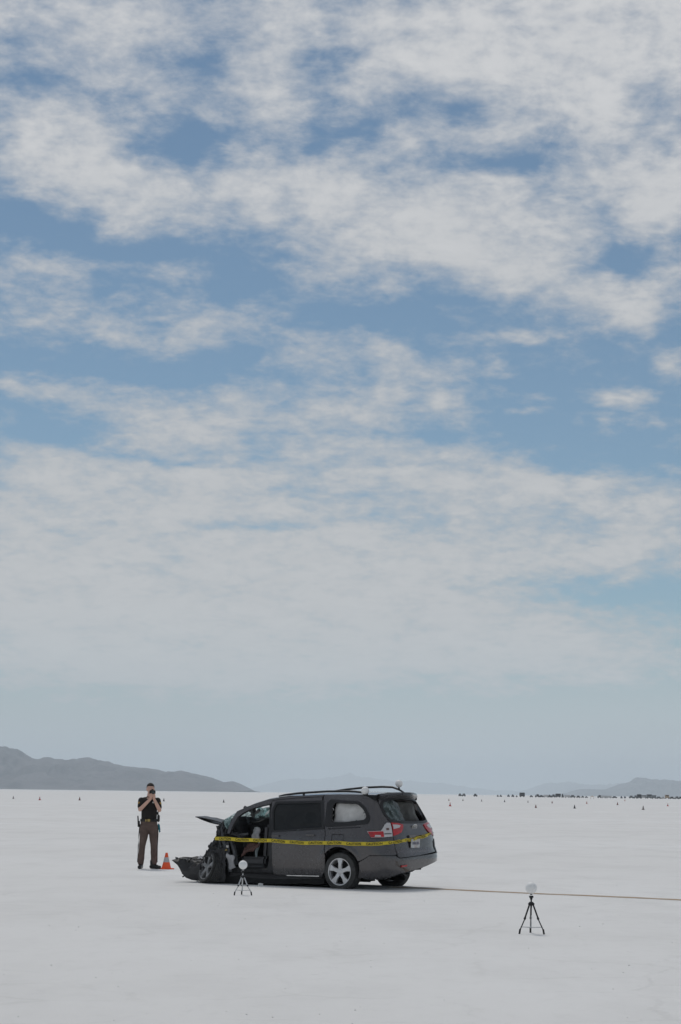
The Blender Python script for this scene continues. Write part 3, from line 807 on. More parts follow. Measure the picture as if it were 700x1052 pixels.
roof = mesh_obj('roof', vs, [[i * (NY + 1) + j, i * (NY + 1) + j + 1, (i + 1) * (NY + 1) + j + 1, (i + 1) * (NY + 1) + j] for i in range(NX) for j in range(NY)], M['paint'], van, True)
mesh_obj('headliner', [(v[0], v[1] * .94, v[2] - .05) for v in vs], [[i * (NY + 1) + j, (i + 1) * (NY + 1) + j, (i + 1) * (NY + 1) + j + 1, i * (NY + 1) + j + 1] for i in range(NX) for j in range(NY)], M['liner'], van, True)
# spoiler
vs = []; NY = 20
for j in range(NY + 1):
    s_ = -1 + 2 * j / NY; y = s_ * .64; cr = .045 * (1 - abs(s_) ** 2.6); c2 = .03 * (1 - s_ * s_); ed = abs(s_) ** 4; xs_ = .16 * s_ * s_
    b = [(-.40, 1.666 + cr * 1.12), (-.58, 1.675 + cr * .8), (-.80 + xs_, 1.685 + c2), (-.81 + xs_, 1.655 + c2 - .02 * ed), (-.68 + xs_ * .6, 1.62 + c2 - .05 * ed), (-.52, 1.62 + cr * .6 - .06 * ed)]
    vs += [(a, y, z) for a, z in b]
fs = [[j * 6 + i, j * 6 + (i + 1) % 6, (j + 1) * 6 + (i + 1) % 6, (j + 1) * 6 + i] for j in range(NY) for i in range(6)] + [list(range(6))[::-1], [NY * 6 + i for i in range(6)]]
sp_ = mesh_obj('roof_spoiler', vs, fs, M['paint'], van, False)
mb = MB(); mb.box((-.80, 0, 1.693), (.02, .30, .018)); mb.build('brake_lamp', M['trim'], sp_)
# roof rails
for y, hs_ in ((.65, (.015, .02, .025, .03, .035, .035, .03, .02, 0)), (-.62, (.01, .04, .075, .095, .115, .125, .12, .08, .02))):
    pts = [(x_, y, ze(x_) + .022 + h_) for x_, h_ in zip((1.55, 1.42, 1.15, .9, .5, .1, -.12, -.26, -.38), hs_)]
    mb = MB(); mb.tube(pts, [.012, .018, .02, .02, .02, .02, .02, .02, .014], 8)
    for x_, h_ in ((1.0, hs_[3]), (-.30, .03)): mb.tube([(x_, y, ze(x_) - .02), (x_, y, ze(x_) + .02 + h_ * .9)], .022, 8)
    mb.build('roof_rail', M['trim'], van, True)

# floor pan, wheel wells, interior
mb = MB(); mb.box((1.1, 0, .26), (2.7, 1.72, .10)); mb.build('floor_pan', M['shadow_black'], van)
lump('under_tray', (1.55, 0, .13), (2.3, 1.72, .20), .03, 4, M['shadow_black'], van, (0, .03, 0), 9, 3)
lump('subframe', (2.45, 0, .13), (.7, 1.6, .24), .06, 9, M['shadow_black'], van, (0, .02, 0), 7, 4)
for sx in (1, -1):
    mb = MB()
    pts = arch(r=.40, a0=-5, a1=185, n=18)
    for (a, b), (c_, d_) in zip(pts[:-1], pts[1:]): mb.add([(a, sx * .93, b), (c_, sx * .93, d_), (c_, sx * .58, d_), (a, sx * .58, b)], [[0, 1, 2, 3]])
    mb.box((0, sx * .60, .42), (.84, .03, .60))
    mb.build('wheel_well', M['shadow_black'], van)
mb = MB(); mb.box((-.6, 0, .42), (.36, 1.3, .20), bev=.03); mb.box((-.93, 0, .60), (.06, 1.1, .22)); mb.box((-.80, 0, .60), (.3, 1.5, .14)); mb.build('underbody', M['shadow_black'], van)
mb = MB(); mb.tube([(-.35, -.4, .27), (-.55, -.42, .25), (-.62, -.42, .27)], .028); mb.tube([(-.3, -.4, .27), (-.55, -.4, .27)], .07, 10); mb.build('exhaust', M['metal_mid'], van)


def seat(name, c, m, tilt=.18, rz=0., z=.0):
    r = empty(name, c, rz, van)
    mb = MB(); mb.box((0, 0, .40), (.50, .50, .16), bev=.04); mb.box((.0, 0, .30), (.44, .46, .1), bev=.02); mb.build('seat_cushion', m, r)
    mb = MB(); mb.box((0, 0, 0), (.13, .48, .62), bev=.05, M4=Matrix.Translation((-.26, 0, .76)) @ Matrix.Rotation(-tilt, 4, 'Y')); mb.build('backrest', m, r)
    mb = MB(); mb.box((0, 0, 0), (.10, .27, .18), bev=.04, M4=Matrix.Translation((-.34, 0, 1.16)) @ Matrix.Rotation(-tilt, 4, 'Y')); mb.build('headrest', m, r)
    return r


seat('front_seat', (2.12, .45, .02), M['seat'], .05, .15)
seat('front_seat', (1.9, -.42, .08), M['seat_brown'])
seat('rear_seat', (.95, .5, .08), M['seat']); seat('rear_seat', (.95, -.5, .08), M['seat'])
mb = MB(); mb.box((-.05, 0, .62), (.5, 1.3, .18), bev=.04); mb.box((-.32, 0, .92), (.14, 1.3, .5), bev=.05); mb.build('rear_bench', M['seat'], van)
patch('side_airbag', [(2.17, .62, .83), (1.96, .70, .81), (1.95, .68, 1.03), (2.10, .60, 1.05)], 10, 10, .05, 2, M['airbag'], van, .04, 6, True)
patch('deflated_airbag', [(2.44, .93, .27), (2.30, .95, .30), (2.34, .94, .50), (2.50, .93, .56)], 9, 10, .035, 9, M['airbag'], van, .03, 7, True)
patch('brown_liner', [(2.30, .80, .50), (1.90, .80, .68), (1.88, .74, .76), (2.20, .72, .74)], 8, 6, .05, 12, M['seat_brown'], van, .02, 8)
mb = MB(); mb.tube([(1.96, .66, .78), (1.97, .68, .70), (2.02, .68, .60), (2.03, .66, .50)], [.02, .028, .03, .02], 6); mb.build('seat_belt', mat('belt', (.30, .36, .38), .7), van)
mb = MB(); mb.tube([(2.45, .3, .70), (2.36, .42, 1.02)], .03)
T = Matrix.Translation((2.36, .42, .97)) @ Matrix.Rotation(math.radians(62), 4, 'Y') @ Matrix.Rotation(.2, 4, 'X')
ring(mb, T, .16, .13, .016); mb.box((0, 0, 0), (.30, .05, .03), M4=T); mb.build('steering_wheel', M['black_plastic'], van)
lump('dashboard', (2.58, 0, .96), (.46, 1.55, .42), .08, 2, M['metal_dark'], van, (0, .3, .05), 7)
lump('door_wreck', (2.12, .20, .98), (.55, .5, .40), .12, 15, M['shadow_black'], van, (0, .2, .3), 6, 5)
lump('dashboard_pad', (2.38, .28, .80), (.30, .5, .22), .06, 5, M['black_plastic'], van, (0, .5, .3))
for pts, r in (([(2.36, .6, 1.40), (2.18, .62, 1.33), (2.12, .66, 1.24)], .035), ([(1.98, .66, 1.36), (2.10, .62, 1.28), (2.2, .60, 1.26)], .03)):
    mb = MB(); mb.tube(pts, r, 6); mb.build('hanging_trim', M['liner'], van)
mb = MB(); mb.box((2.16, .60, 1.34), (.11, .05, .09), .3, .015, .01); mb.build('sun_visor', M['trim'], van)
patch('curtain_airbag', [(2.10, .62, 1.22), (1.72, .66, 1.23), (1.70, .66, 1.42), (2.05, .66, 1.38)], 10, 8, .04, 14, M['crazed_glass'], van, .01, 6)
patch('glass_shard', [(1.82, .72, 1.26), (1.72, .72, 1.31), (1.70, .72, 1.36), (1.78, .72, 1.32)], 3, 3, .02, 4, M['bright_metal'], van, .006)

# shattered windscreen
vs = []; NU, NV = 26, 12
for i in range(NV + 1):
    t = i / NV
    for j in range(NU + 1):
        s_ = -1 + 2 * j / NU; bow = (1 - s_ * s_)
        top = Vector((2.03 + .17 * bow, s_ * .78, 1.455 + .05 * bow)); bot = Vector((2.66 + .16 * bow, s_ * .90, 1.13 - .06 * bow))
        pt = top.lerp(bot, t); pt.z += .03 * (1 - bow) * math.sin(PI * t) - .09 * bow * math.sin(PI * t) * (1 + .5 * noise.noise(pt * 4)); pt += Vector((0, 0, .03 * noise.noise(pt * 9)))
        vs.append(pt)
mesh_obj('windscreen', vs, [[i * (NU + 1) + j, i * (NU + 1) + j + 1, (i + 1) * (NU + 1) + j + 1, (i + 1) * (NU + 1) + j] for i in range(NV) for j in range(NU) if noise.noise(vs[i * (NU + 1) + j] * 3.1 + Vector((4, 0, 0))) < .33], M['crazed_glass'], van)
# torn pillar glass by the near screen corner, bent cowl
patch('quarter_glass', [(2.66, .88, 1.13), (2.54, .90, 1.00), (2.46, .90, 1.10), (2.46, .88, 1.24)], 6, 5, .02, 3, M['crazed_glass'], van, .005)
for pts, r, mm in (([(2.64, .88, 1.14), (2.66, .88, 1.02), (2.62, .89, .80), (2.50, .88, .50), (2.46, .87, .22)], [.03, .04, .045, .05, .05], 'metal_mid'),
                   ([(2.70, .82, 1.10), (2.74, .83, .95), (2.70, .84, .70)], [.03, .045, .03], 'metal_mid'),
                   ([(2.60, .84, 1.12), (2.46, .85, .93), (2.30, .85, .89), (2.10, .83, .92)], [.03, .035, .03, .02], 'metal_mid'),
                   ([(2.50, .82, .80), (2.40, .84, .60), (2.34, .85, .35)], [.05, .045, .04], 'metal_mid'),
                   ([(2.36, .86, .93), (2.25, .86, .84), (2.10, .86, .80)], [.03, .03, .02], 'black_plastic')):
    mb = MB(); mb.tube(pts, r, 7); mb.build('bent_strut', M[mm], van)

# crushed engine bay
lump('engine_block', (2.68, -.05, .55), (.55, .9, .62), .14, 1, M['metal_dark'], van, (0, .15, .1), 8, 5)
lump('engine_cover', (2.74, .40, .62), (.34, .5, .55), .16, 3, M['metal_dark'], van, (.1, -.2, .2), 7, 6)
lump('bulkhead', (2.48, 0, .60), (.16, 1.6, .85), .10, 6, M['shadow_black'], van, (0, 0, 0), 8)
lump('fan_shroud', (2.80, -.55, .45), (.35, .6, .6), .14, 8, M['metal_dark'], van, (0, .1, -.2), 7)
patch('crumpled_wing', [(2.95, .84, .44), (2.60, .90, .20), (2.56, .90, 1.02), (2.84, .84, .86)], 12, 18, .07, 21, M['metal_dark'], van, .008, 6)
patch('crumpled_wing', [(2.74, .92, .50), (2.62, .94, .18), (2.62, .93, .60), (2.70, .92, 1.02)], 7, 16, .05, 25, M['metal_mid'], van, .008, 7)
patch('crumpled_wing', [(2.90, .80, .72), (2.66, .86, .92), (2.64, .84, 1.12), (2.78, .82, 1.07)], 9, 8, .05, 29, M['metal_dark'], van, .008, 9)
patch('crumpled_wing', [(3.0, -.80, .30), (2.45, -.90, .20), (2.45, -.90, 1.02), (2.9, -.80, .90)], 12, 14, .08, 33, M['paint'], van, .008, 6)
patch('crumpled_hood', [(2.92, .70, .95), (2.90, -.75, .98), (2.62, -.80, 1.10), (2.64, .80, 1.10)], 24, 8, .08, 41, M['metal_dark'], van, .01, 5)
# buckled bonnet edge springing forward, two skins that meet at the tip
patch('crumpled_wing', [(2.96, .80, .50), (2.58, .90, .36), (2.58, .91, 1.06), (2.80, .86, 1.06)], 9, 18, .04, 77, M['metal_dark'], van, .008, 8)
patch('crumpled_wing', [(3.08, .70, .30), (2.88, .72, .26), (2.80, .76, .86), (2.87, .74, .84)], 6, 14, .04, 79, M['black_plastic'], van, .008, 9)
lump('headlamp_housing', (2.90, .72, .50), (.22, .25, .40), .10, 17, M['metal_dark'], van, (.2, -.4, .1), 5, 8)
lump('radiator_support', (2.84, .55, .74), (.20, .5, .34), .10, 19, M['metal_dark'], van, (0, -.5, .1), 5, 8)
for nm, za, zb, ss in (('hood_skin', 1.228, 1.165, 51), ('hood_frame', 1.190, 1.088, 55)):
    vs = []; NU, NV = 14, 6
    for i in range(NU + 1):
        t = i / NU
        for j in range(NV + 1):
            v_ = j / NV; y = .87 - .34 * v_ * (1 - .35 * t)
            bend = (.0 if nm == 'hood_skin' else -.024) * math.sin(PI * min(1, t * 1.05)) + (.012 if nm == 'hood_skin' else 0) * math.sin(PI * t)
            zz = 1.078 + (1.218 - 1.078) * (t ** 1.0) + bend + .010 * v_ + .006 * noise.noise(Vector((t * 6, v_ * 3, ss)))
            vs.append((2.66 + .64 * t - .05 * v_ * t, y, zz + (.035 * (1 - t) if nm == 'hood_skin' else 0)))
    o = mesh_obj(nm, vs, [[i * (NV + 1) + j, i * (NV + 1) + j + 1, (i + 1) * (NV + 1) + j + 1, (i + 1) * (NV + 1) + j] for i in range(NU) for j in range(NV)], M['trim'], van)
    sm = o.modifiers.new('s', 'SOLIDIFY'); sm.thickness = .014; bake_mods(o)
# front bumper torn off downward and pointing forward
vs = []; prof = [(3.74, .40), (3.66, .27), (3.57, .18), (3.46, .09), (3.36, .05), (3.24, .04), (3.12, .04)]
topp = [(3.75, .43), (3.67, .45), (3.58, .41), (3.46, .365), (3.34, .36), (3.22, .37), (3.10, .44)]
bm_ = []
for j in range(9):
    v_ = j / 8; yy = .87 - .85 * v_
    for (a, z), (a2, z2) in zip(prof, topp):
        for kz in range(4):
            f_ = kz / 3; P = Vector((a + (a2 - a) * f_, yy, z + (z2 - z) * f_)); q_ = P * 13
            bm_.append(P + Vector((noise.noise(q_), noise.noise(q_ + Vector((3, 3, 3))) * 1.2, noise.noise(q_ + Vector((8, 1, 0))))) * .06 + Vector((-.22 * v_, .05 * math.sin(f_ * PI), 0)))
NI = 7
fs = []
for j in range(8):
    for i in range(NI - 1):
        fs.append([(j * NI + i) * 4, (j * NI + i + 1) * 4, ((j + 1) * NI + i + 1) * 4, ((j + 1) * NI + i) * 4])
        fs.append([(j * NI + i) * 4 + 3, (j * NI + i + 1) * 4 + 3, ((j + 1) * NI + i + 1) * 4 + 3, ((j + 1) * NI + i) * 4 + 3])
for j in (0, 8):
    for i in range(NI - 1):
        for kz in range(3): fs.append([(j * NI + i) * 4 + kz, (j * NI + i + 1) * 4 + kz, (j * NI + i + 1) * 4 + kz + 1, (j * NI + i) * 4 + kz + 1])
for i in (0, NI - 1):
    for j in range(8):
        for kz in range(3): fs.append([(j * NI + i) * 4 + kz, ((j + 1) * NI + i) * 4 + kz, ((j + 1) * NI + i) * 4 + kz + 1, (j * NI + i) * 4 + kz + 1])
o = mesh_obj('front_bumper', bm_, fs, M['black_plastic'], van); o['label'] = 'torn front bumper and grille lying forward on the salt'
for i in range(9):
    r_ = random.Random(i + 60); a = 3.72 - i * .085
    mb = MB(); mb.box((a, .87 - r_.random() * .03, .44 + r_.uniform(-.04, .015)), (r_.uniform(.04, .09), .03, r_.uniform(.015, .04)), r_.uniform(-1, 1), .012); mb.build('broken_clip', M['black_plastic' if i % 3 else 'metal_mid'], van)
mb = MB()
rr = random.Random(5)
for i in range(40):
    a = rr.uniform(2.7, 3.55); b = rr.uniform(.10, .34) if a > 2.82 else rr.uniform(.2, 1.0)
    p0 = Vector((a, (.93 if a < 2.8 else .85) + rr.uniform(-.03, .03), b)); p1 = p0 + Vector((rr.uniform(-.15, .15), rr.uniform(-.03, .02), rr.uniform(-.14, .14)))
    mb.tube([p0, p0.lerp(p1, .5) + Vector((rr.uniform(-.02, .02), .01, rr.uniform(-.03, .03))), p1], rr.uniform(.006, .018), 5)
tag(mb.build('torn_wiring', M['black_plastic'], van), kind='stuff')
patch('headlight_shard', [(3.23, .88, .43), (3.03, .88, .44), (3.05, .86, .49), (3.18, .86, .50)], 4, 3, .02, 7, M['clear_lens'], van, .01)
for pts, mm in (([(3.02, .9, .36), (3.02, .9, .52), (2.99, .9, .60)], 'black_plastic'), ([(2.88, .86, .44), (2.95, .9, .55), (2.90, .9, .62), (2.82, .88, .70)], 'bright_metal'), ([(3.00, .89, .36), (2.88, .9, .60), (2.80, .88, .78)], 'trim'),
                ([(3.07, .9, .36), (3.08, .9, .47), (3.02, .9, .50)], 'trim')):
    mb = MB(); mb.tube(pts, .013, 6); mb.build('snapped_bracket', M[mm], van)
for (a, y, z, mm) in ((2.515, .945, .62, 'brass'), (2.55, .94, .24, 'brass'), (2.66, .95, .80, 'bright_metal'), (2.49, .94, .68, 'bright_metal')):
    mb = MB(); mb.box((a, y, z), (.04, .03, .035), .4, .01); mb.build('bolt_head', M[mm], van)
patch('torn_bracket', [(2.55, .90, .74), (2.48, .92, .58), (2.44, .92, .60), (2.50, .90, .78)], 4, 5, .02, 3, M['metal_mid'], van, .01)
lump('suspension_arm', (2.75, .72, .22), (.5, .12, .1), .04, 5, M['metal_dark'], van, (0, .2, .3))


# wheels
M['alloy_dirty'] = mat('alloy_dirty', (.34, .34, .34), .5, .4, col2=(.12, .12, .12), scale=14)


def wheel(name, loc, rx=0., rz=0., flat=0., R=.345, rim='alloy'):
    r = empty(name, loc, 0, van); r.rotation_euler = (rx, 0, rz)
    T = Matrix.Rotation(-PI / 2, 4, 'X')          # axis along y
    mb = MB(); w_ = .115
    prof = [(.225, -w_), (.25, -w_ - .008), (.30, -w_ - .012), (R - .02, -w_ + .0), (R - .003, -w_ + .03)]
    for i_ in range(5):
        z_ = -w_ + .045 + i_ * .035; prof += [(R, z_ - .012), (R, z_ + .008), (R - .01, z_ + .010), (R - .01, z_ + .018)]
    prof += [(R - .003, w_ - .03), (R - .02, w_), (.30, w_ + .012), (.25, w_ + .008), (.225, w_), (.215, 0)]
    mb.lathe(prof, 48, T, True)
    if flat:
        for v in mb.v:
            if v.z < -R + flat: v.y *= 1.12; v.z = -R + flat + (v.z + R - flat) * .08
    mb.build('tyre', M['rubber'], r, True)
    mb = MB(); mb.lathe([(.238, w_ + .004), (.236, w_ - .012), (.218, w_ - .03), (.21, -.09), (.235, -w_)], 48, T)
    mb.lathe([(.240, w_ - .004), (.240, w_ + .008), (.226, w_ + .006), (.222, w_ - .01)], 48, T)
    for k_ in range(5):
        a = 2 * PI * k_ / 5 + PI / 2; ca, sa = math.cos(a), math.sin(a)
        def P(rad, off, y): return (ca * rad - sa * off, y, sa * rad + ca * off)
        yo = w_
        vs_ = [P(.04, -.036, yo - .012), P(.04, .036, yo - .012), P(.13, .030, yo - .004), P(.225, .056, yo - .008), P(.225, -.056, yo - .008), P(.13, -.030, yo - .004),
               P(.04, -.035, yo - .05), P(.04, .035, yo - .05), P(.13, .036, yo - .04), P(.225, .062, yo - .04), P(.225, -.062, yo - .04), P(.13, -.036, yo - .04)]
        mb.add(vs_, [[0, 1, 2, 5], [5, 2, 3, 4], [1, 7, 8, 2], [2, 8, 9, 3], [0, 5, 11, 6], [5, 4, 10, 11]])
    mb.lathe([(.0, w_ - .002), (.034, w_ - .002), (.055, w_ - .010), (.06, w_ - .04)], 20, T)
    mb.build('rim', M[rim], r)
    mb = MB(); mb.lathe([(.0, .0), (.17, .0), (.17, .02), (.0, .02)], 28, T @ Matrix.Translation((0, 0, .0))); mb.lathe([(.165, -.005), (.206, -.02), (.10, -.02)], 28, T); mb.build('brake_disc', M['shadow_black'], r)
    return r


wheel('wheel', (0.0, .845, .30), flat=.045)
wheel('wheel', (0.0, -.845, .30), 0, PI, flat=.045)
wheel('wheel', (2.87, .90, .27), math.radians(17), math.radians(-27), flat=0, R=.31, rim='alloy_dirty')
patch('torn_arch_liner', [(2.76, 1.00, .04), (2.50, .98, .04), (2.52, .96, .66), (2.80, .98, .60)], 7, 12, .03, 91, M['black_plastic'], van, .012, 8)
patch('torn_arch_liner', [(2.96, .98, .50), (2.70, .98, .46), (2.72, .94, .80), (2.90, .92, .74)], 6, 7, .04, 95, M['metal_dark'], van, .010, 9)
wheel('wheel', (2.75, -.80, .32), 0, PI + .2)

# ------------------------------------------------------------------ caution tape wound round the van
tape_mat = mat('tape_yellow', (.72, .56, .02), .4, var=.12, scale=6)
path = []
for (t_, z_) in [(2.45, .822), (2.0, .816), (1.6, .810), (1.2, .803), (.8, .797), (.4, .795), (0, .797), (-.4, .803), (-.7, .806), (-.9, .81), (-1.0, .815), (-1.1, .825), (-1.25, .845), (-1.45, .865), (-1.7, .89), (-1.95, .915), (-2.15, .94), (-2.28, .955)]:
    path.append((S(t_, z_) + nrm(t_, z_) * .02, nrm(t_, z_)))
front = [(Vector((2.84, -.55, .86)), Vector((1, -.4, 0)).normalized()), (Vector((2.88, .1, .84)), Vector((1, 0, 0))), (Vector((2.85, .72, .825)), Vector((1, .3, 0)).normalized()), (Vector((2.78, .94, .818)), Vector((.6, .8, 0)).normalized())]
far = [(Vector((a, -b, z)), Vector((0, -1, 0))) for a, b, z in ((-.55, .99, .965), (0, 1.01, .94), (1.0, 1.01, .90), (2.0, 1.01, .88), (2.7, .98, .87))]
path = front[2:] + path + far + front[:2]
# dense samples, closed loop
cum = [0]; NP = len(path)
for i in range(NP): cum.append(cum[-1] + (path[(i + 1) % NP][0] - path[i][0]).length)
TL = cum[-1]


def tape_at(s, h, o=0.):
    s %= TL; i = max(0, min(NP - 1, next(k for k in range(NP) if cum[k + 1] >= s - 1e-9))); f = (s - cum[i]) / (cum[i + 1] - cum[i])
    a, b = path[i], path[(i + 1) % NP]; n = a[1].lerp(b[1], f).normalized(); p = a[0].lerp(b[0], f)
    x_, rear = p.x, smooth01((-.80 - p.x) / .2)
    hh = h * (1 - .35 * rear * (.5 + .5 * math.sin(s * 31)))            # twisted and folded across the tailgate
    tw = rear * .03 * math.sin(s * 17) * (h / .037)
    sag = .006 * math.sin(s * 5) + .003 * math.sin(s * 13)
    return p + n * (o + .004 + tw + rear * .02) + Vector((0, 0, hh + sag))


tape = empty('caution_tape', VO, PI - TH)
tag(tape, 'yellow caution tape wrapped in one loop around the crashed minivan', 'caution tape')
vs = []; NS = 420
for i in range(NS):
    s_ = TL * i / NS
    vs += [tape_at(s_, -.032), tape_at(s_, 0, .003), tape_at(s_, .032)]
fs = []
for i in range(NS):
    j = (i + 1) % NS; fs += [[i * 3, j * 3, j * 3 + 1, i * 3 + 1], [i * 3 + 1, j * 3 + 1, j * 3 + 2, i * 3 + 2]]
o = mesh_obj('tape_band', vs, fs, tape_mat, tape); sm = o.modifiers.new('s', 'SOLIDIFY'); sm.thickness = .0015; sm.offset = -1; bake_mods(o)
fc = bpy.data.curves.new('word', 'FONT'); fc.body = 'CAUTION'; fc.size = 1; fc.space_character = 1.15; fc.offset = .035
fo = bpy.data.objects.new('word', fc); COL.objects.link(fo); bpy.context.view_layer.update()
wm = bpy.data.meshes.new_from_object(fo.evaluated_get(bpy.context.evaluated_depsgraph_get())); bpy.data.objects.remove(fo)
wv_ = [(v.co.x, v.co.y) for v in wm.vertices]; wf = [list(p.vertices) for p in wm.polygons]
wx0 = min(a for a, _ in wv_); wx1 = max(a for a, _ in wv_); wy0 = min(b for _, b in wv_); wy1 = max(b for _, b in wv_)
ink = mat('tape_ink', (.006, .006, .006), .8)
s0 = cum[1] + .12; PITCH = .405
for i in range(int((TL - .3) / PITCH)):
    vs = []
    for (a, b) in wv_:
        vs.append(tape_at(s0 + i * PITCH + (a - wx0) / (wx1 - wx0) * .30, ((b - wy0) / (wy1 - wy0) - .5) * .044, .0045))
    mesh_obj('tape_word', vs, wf, ink, tape)

# ------------------------------------------------------------------ scan targets
CMB = Vector((0, 0, 0))


def ball_on_tripod(base, hball, spread, silver, rz, lab_t, lab_b):
    tr_ = empty('tripod', base, rz); tag(tr_, lab_t, 'tripod', None)
    legm = M['silver_leg'] if silver else M['black_metal']
    top = hball - .17
    hub = top - .02
    mb = MB(); mb.tube([(0, 0, hub - .05), (0, 0, top + .06)], .010, 8); mb.build('centre_column', M['black_metal'] if not silver else M['silver_leg'], tr_)
    mb = MB(); mb.tube([(0, 0, hub - .025), (0, 0, hub + .02)], .026, 12); mb.box((0, 0, hub - .005), (.075, .05, .03), bev=.006); mb.build('shoulder', M['black_metal'], tr_)
    mb = MB(); mb.box((0, 0, top + .062), (.05, .05, .028), bev=.005); mb.tube([(0, 0, top + .03), (0, 0, top + .05)], .016, 10); mb.build('head_plate', M['black_metal'], tr_)
    if silver:
        mb = MB(); mb.tube([(0, 0, top + .082), (0, 0, top + .094)], .018, 12); mb.build('collar', M['silver_leg'], tr_)
    for a in (205, 325, 85):
        a = math.radians(a); ex, ey = math.cos(a) * spread, math.sin(a) * spread
        mb = MB(); mb.tube([(ex * .12, ey * .12, hub), (ex * .55, ey * .55, hub * .50)], .0105, 8); mb.tube([(ex * .5, ey * .5, hub * .53), (ex * .95, ey * .95, .045)], .0075, 8)
        lg = mb.build('leg', legm, tr_)
        mb = MB(); mb.tube([(ex * .93, ey * .93, .06), (ex, ey, 0)], .012, 8); mb.build('foot', M['black_metal'], lg)
        mb = MB(); mb.tube([(ex * .5, ey * .5, hub * .54), (ex * .57, ey * .57, hub * .48)], .015, 8); mb.build('leg_clamp', M['black_metal'], lg)
    mb = MB()
    for a in (205, 325, 85):
        a = math.radians(a); mb.tube([(0, 0, .075), (math.cos(a) * spread * .90, math.sin(a) * spread * .90, .085)], .005, 6)
    mb.tube([(0, 0, .06), (0, 0, hub * .6)], .006, 6)
    mb.build('spreader', M['silver_leg'], tr_)
    b = empty('survey_ball', base + Vector((0, 0, hball))); tag(b, lab_b, 'ball', 'white survey balls')
    mb = MB(); mb.sphere((0, 0, 0), .0725, 36); mb.build('sphere', M['ball'], b, True)
    mb = MB(); mb.tube([(0, 0, -.085), (0, 0, -.068)], .014, 10); mb.build('mount', M['black_metal'], b)


ball_on_tripod(gp(546, 959.2), .555, .175, False, 0.05, 'black tripod standing alone on the salt right of the minivan', 'white ball on the black tripod right of the minivan')
ball_on_tripod(gp(249.3, 919.6), .492, .165, True, .22, 'silver legged tripod in front of the crushed driver side', 'white ball on the silver tripod in front of the wreck')


def roof_ball(p, r, hh, lab):
    b = empty('survey_ball', p); tag(b, lab, 'ball', 'white survey balls')
    mb = MB(); mb.sphere((0, 0, 0), r, 36); mb.build('sphere', M['ball'], b, True)
    mb = MB(); mb.tube([(0, 0, -hh), (0, 0, -hh + .012), (0, 0, -r * .9)], [.028, .022, .012], 12); mb.build('magnetic_base', M['black_metal'], b)


Rv = Matrix.Rotation(PI - TH, 4, 'Z')
roof_ball(VO + (Rv @ Vector((-.33, .66, 1.733))), .0725, .075, 'white ball stuck on the roof edge above the side window')
roof_ball(VO + (Rv @ Vector((-.62, -.03, 1.868))), .068, .115, 'white ball on a black stem on the rear of the roof')

# ------------------------------------------------------------------ traffic cones
def cone_obj(name, base, h, cols, label, group='traffic cones on the salt', parts=False, rz=0.):
    k_ = h / .36
    if parts:
        r = empty(name, base, rz); tag(r, label, 'traffic cone', group)
        mb = MB(); mb.box((0, 0, .012), (.27, .27, .024), bev=.008); mb.build('base', cols[0], r)
        mb = MB(); mb.lathe([(.105, .024), (.098, .05), (.070, .15)], 28); mb.build('lower_cone', cols[0], r, True)
        mb = MB(); mb.lathe([(.0715, .15), (.046, .255)], 28); mb.build('reflective_band', cols[1], r, True)
        mb = MB(); mb.lathe([(.046, .255), (.028, .33), (.026, .352), (.016, .352), (.016, .33)], 28); mb.build('tip', cols[0], r, True)
        return r
    mb = MB(); mb.box((0, 0, .012 * k_), (.29 * k_, .29 * k_, .024 * k_)); mb.lathe([(.105 * k_, .024 * k_), (.07 * k_, .15 * k_)], 12)
    mb.cur = 1; mb.lathe([(.07 * k_, .15 * k_), (.046 * k_, .25 * k_)], 12); mb.cur = 0; mb.lathe([(.046 * k_, .25 * k_), (.026 * k_, .36 * k_), (0, .36 * k_)], 12)
    o = mb.build(name, None, None, mats=list(cols)); o.location = base; o.rotation_euler = (0, 0, rz); tag(o, label, 'traffic cone', group); return o


cone_obj('traffic_cone', gp(171, 892.9), .37, (M['orange'], M['reflective']), 'orange traffic cone with white band beside the officer\'s shoe', parts=True, rz=.5)
dk = mat('cone_dark', (.06, .06, .06), .7); bn = mat('cone_brown', (.22, .08, .06), .7); pk = mat('cone_faded', (.6, .25, .2), .7); gy = mat('cone_grey', (.28, .25, .23), .7); rd = mat('cone_red', (.62, .05, .03), .6)
FCN = [(13.8, 820.7, 3.4, gy, 'leftmost grey cone far out on the salt'), (41, 822, 4.2, rd, 'red cone second from the left edge under the mountain'), (82, 822.2, 4, bn, 'dull brown cone between the red one and the officer'),
       (168.5, 823.2, 3.6, dk, 'dark cone just right of the officer\'s shoulder'), (230, 824.5, 3.6, dk, 'dark cone above the minivan\'s buckled hood edge'), (461.3, 822.6, 2.4, bn, 'tiny brown cone just behind the red one right of the minivan'),
       (462.6, 828.3, 4.6, rd, 'red cone closest to the minivan\'s tail'), (475.8, 822.8, 2.6, gy, 'grey cone below the pair of dark vehicles'), (495, 823.4, 2.6, gy, 'grey cone right of the single dark vehicle'),
       (518.6, 824, 2.8, dk, 'small dark cone below the scattered dots of vehicles'), (542.6, 824.5, 2.6, gy, 'faint grey cone below the tall dark truck'), (550.7, 830, 4, bn, 'brown red cone under the left end of the vehicle row'),
       (567.4, 825.2, 2.8, bn, 'small brown cone under the middle of the vehicle row'), (590.5, 830.6, 4.4, dk, 'blackest cone in the middle of the far cones'), (603, 825.8, 3, pk, 'faded pink cone left of the canopy'),
       (634.6, 827, 3.4, bn, 'brown cone under the gap between vehicle rows'), (642.2, 823, 2.2, pk, 'tiny pale cone under the gap between vehicle rows'), (661, 832, 5, gy, 'largest grey cone in front of the right vehicle row'), (686.2, 828.2, 3.4, rd, 'red cone at the right edge of the picture')]
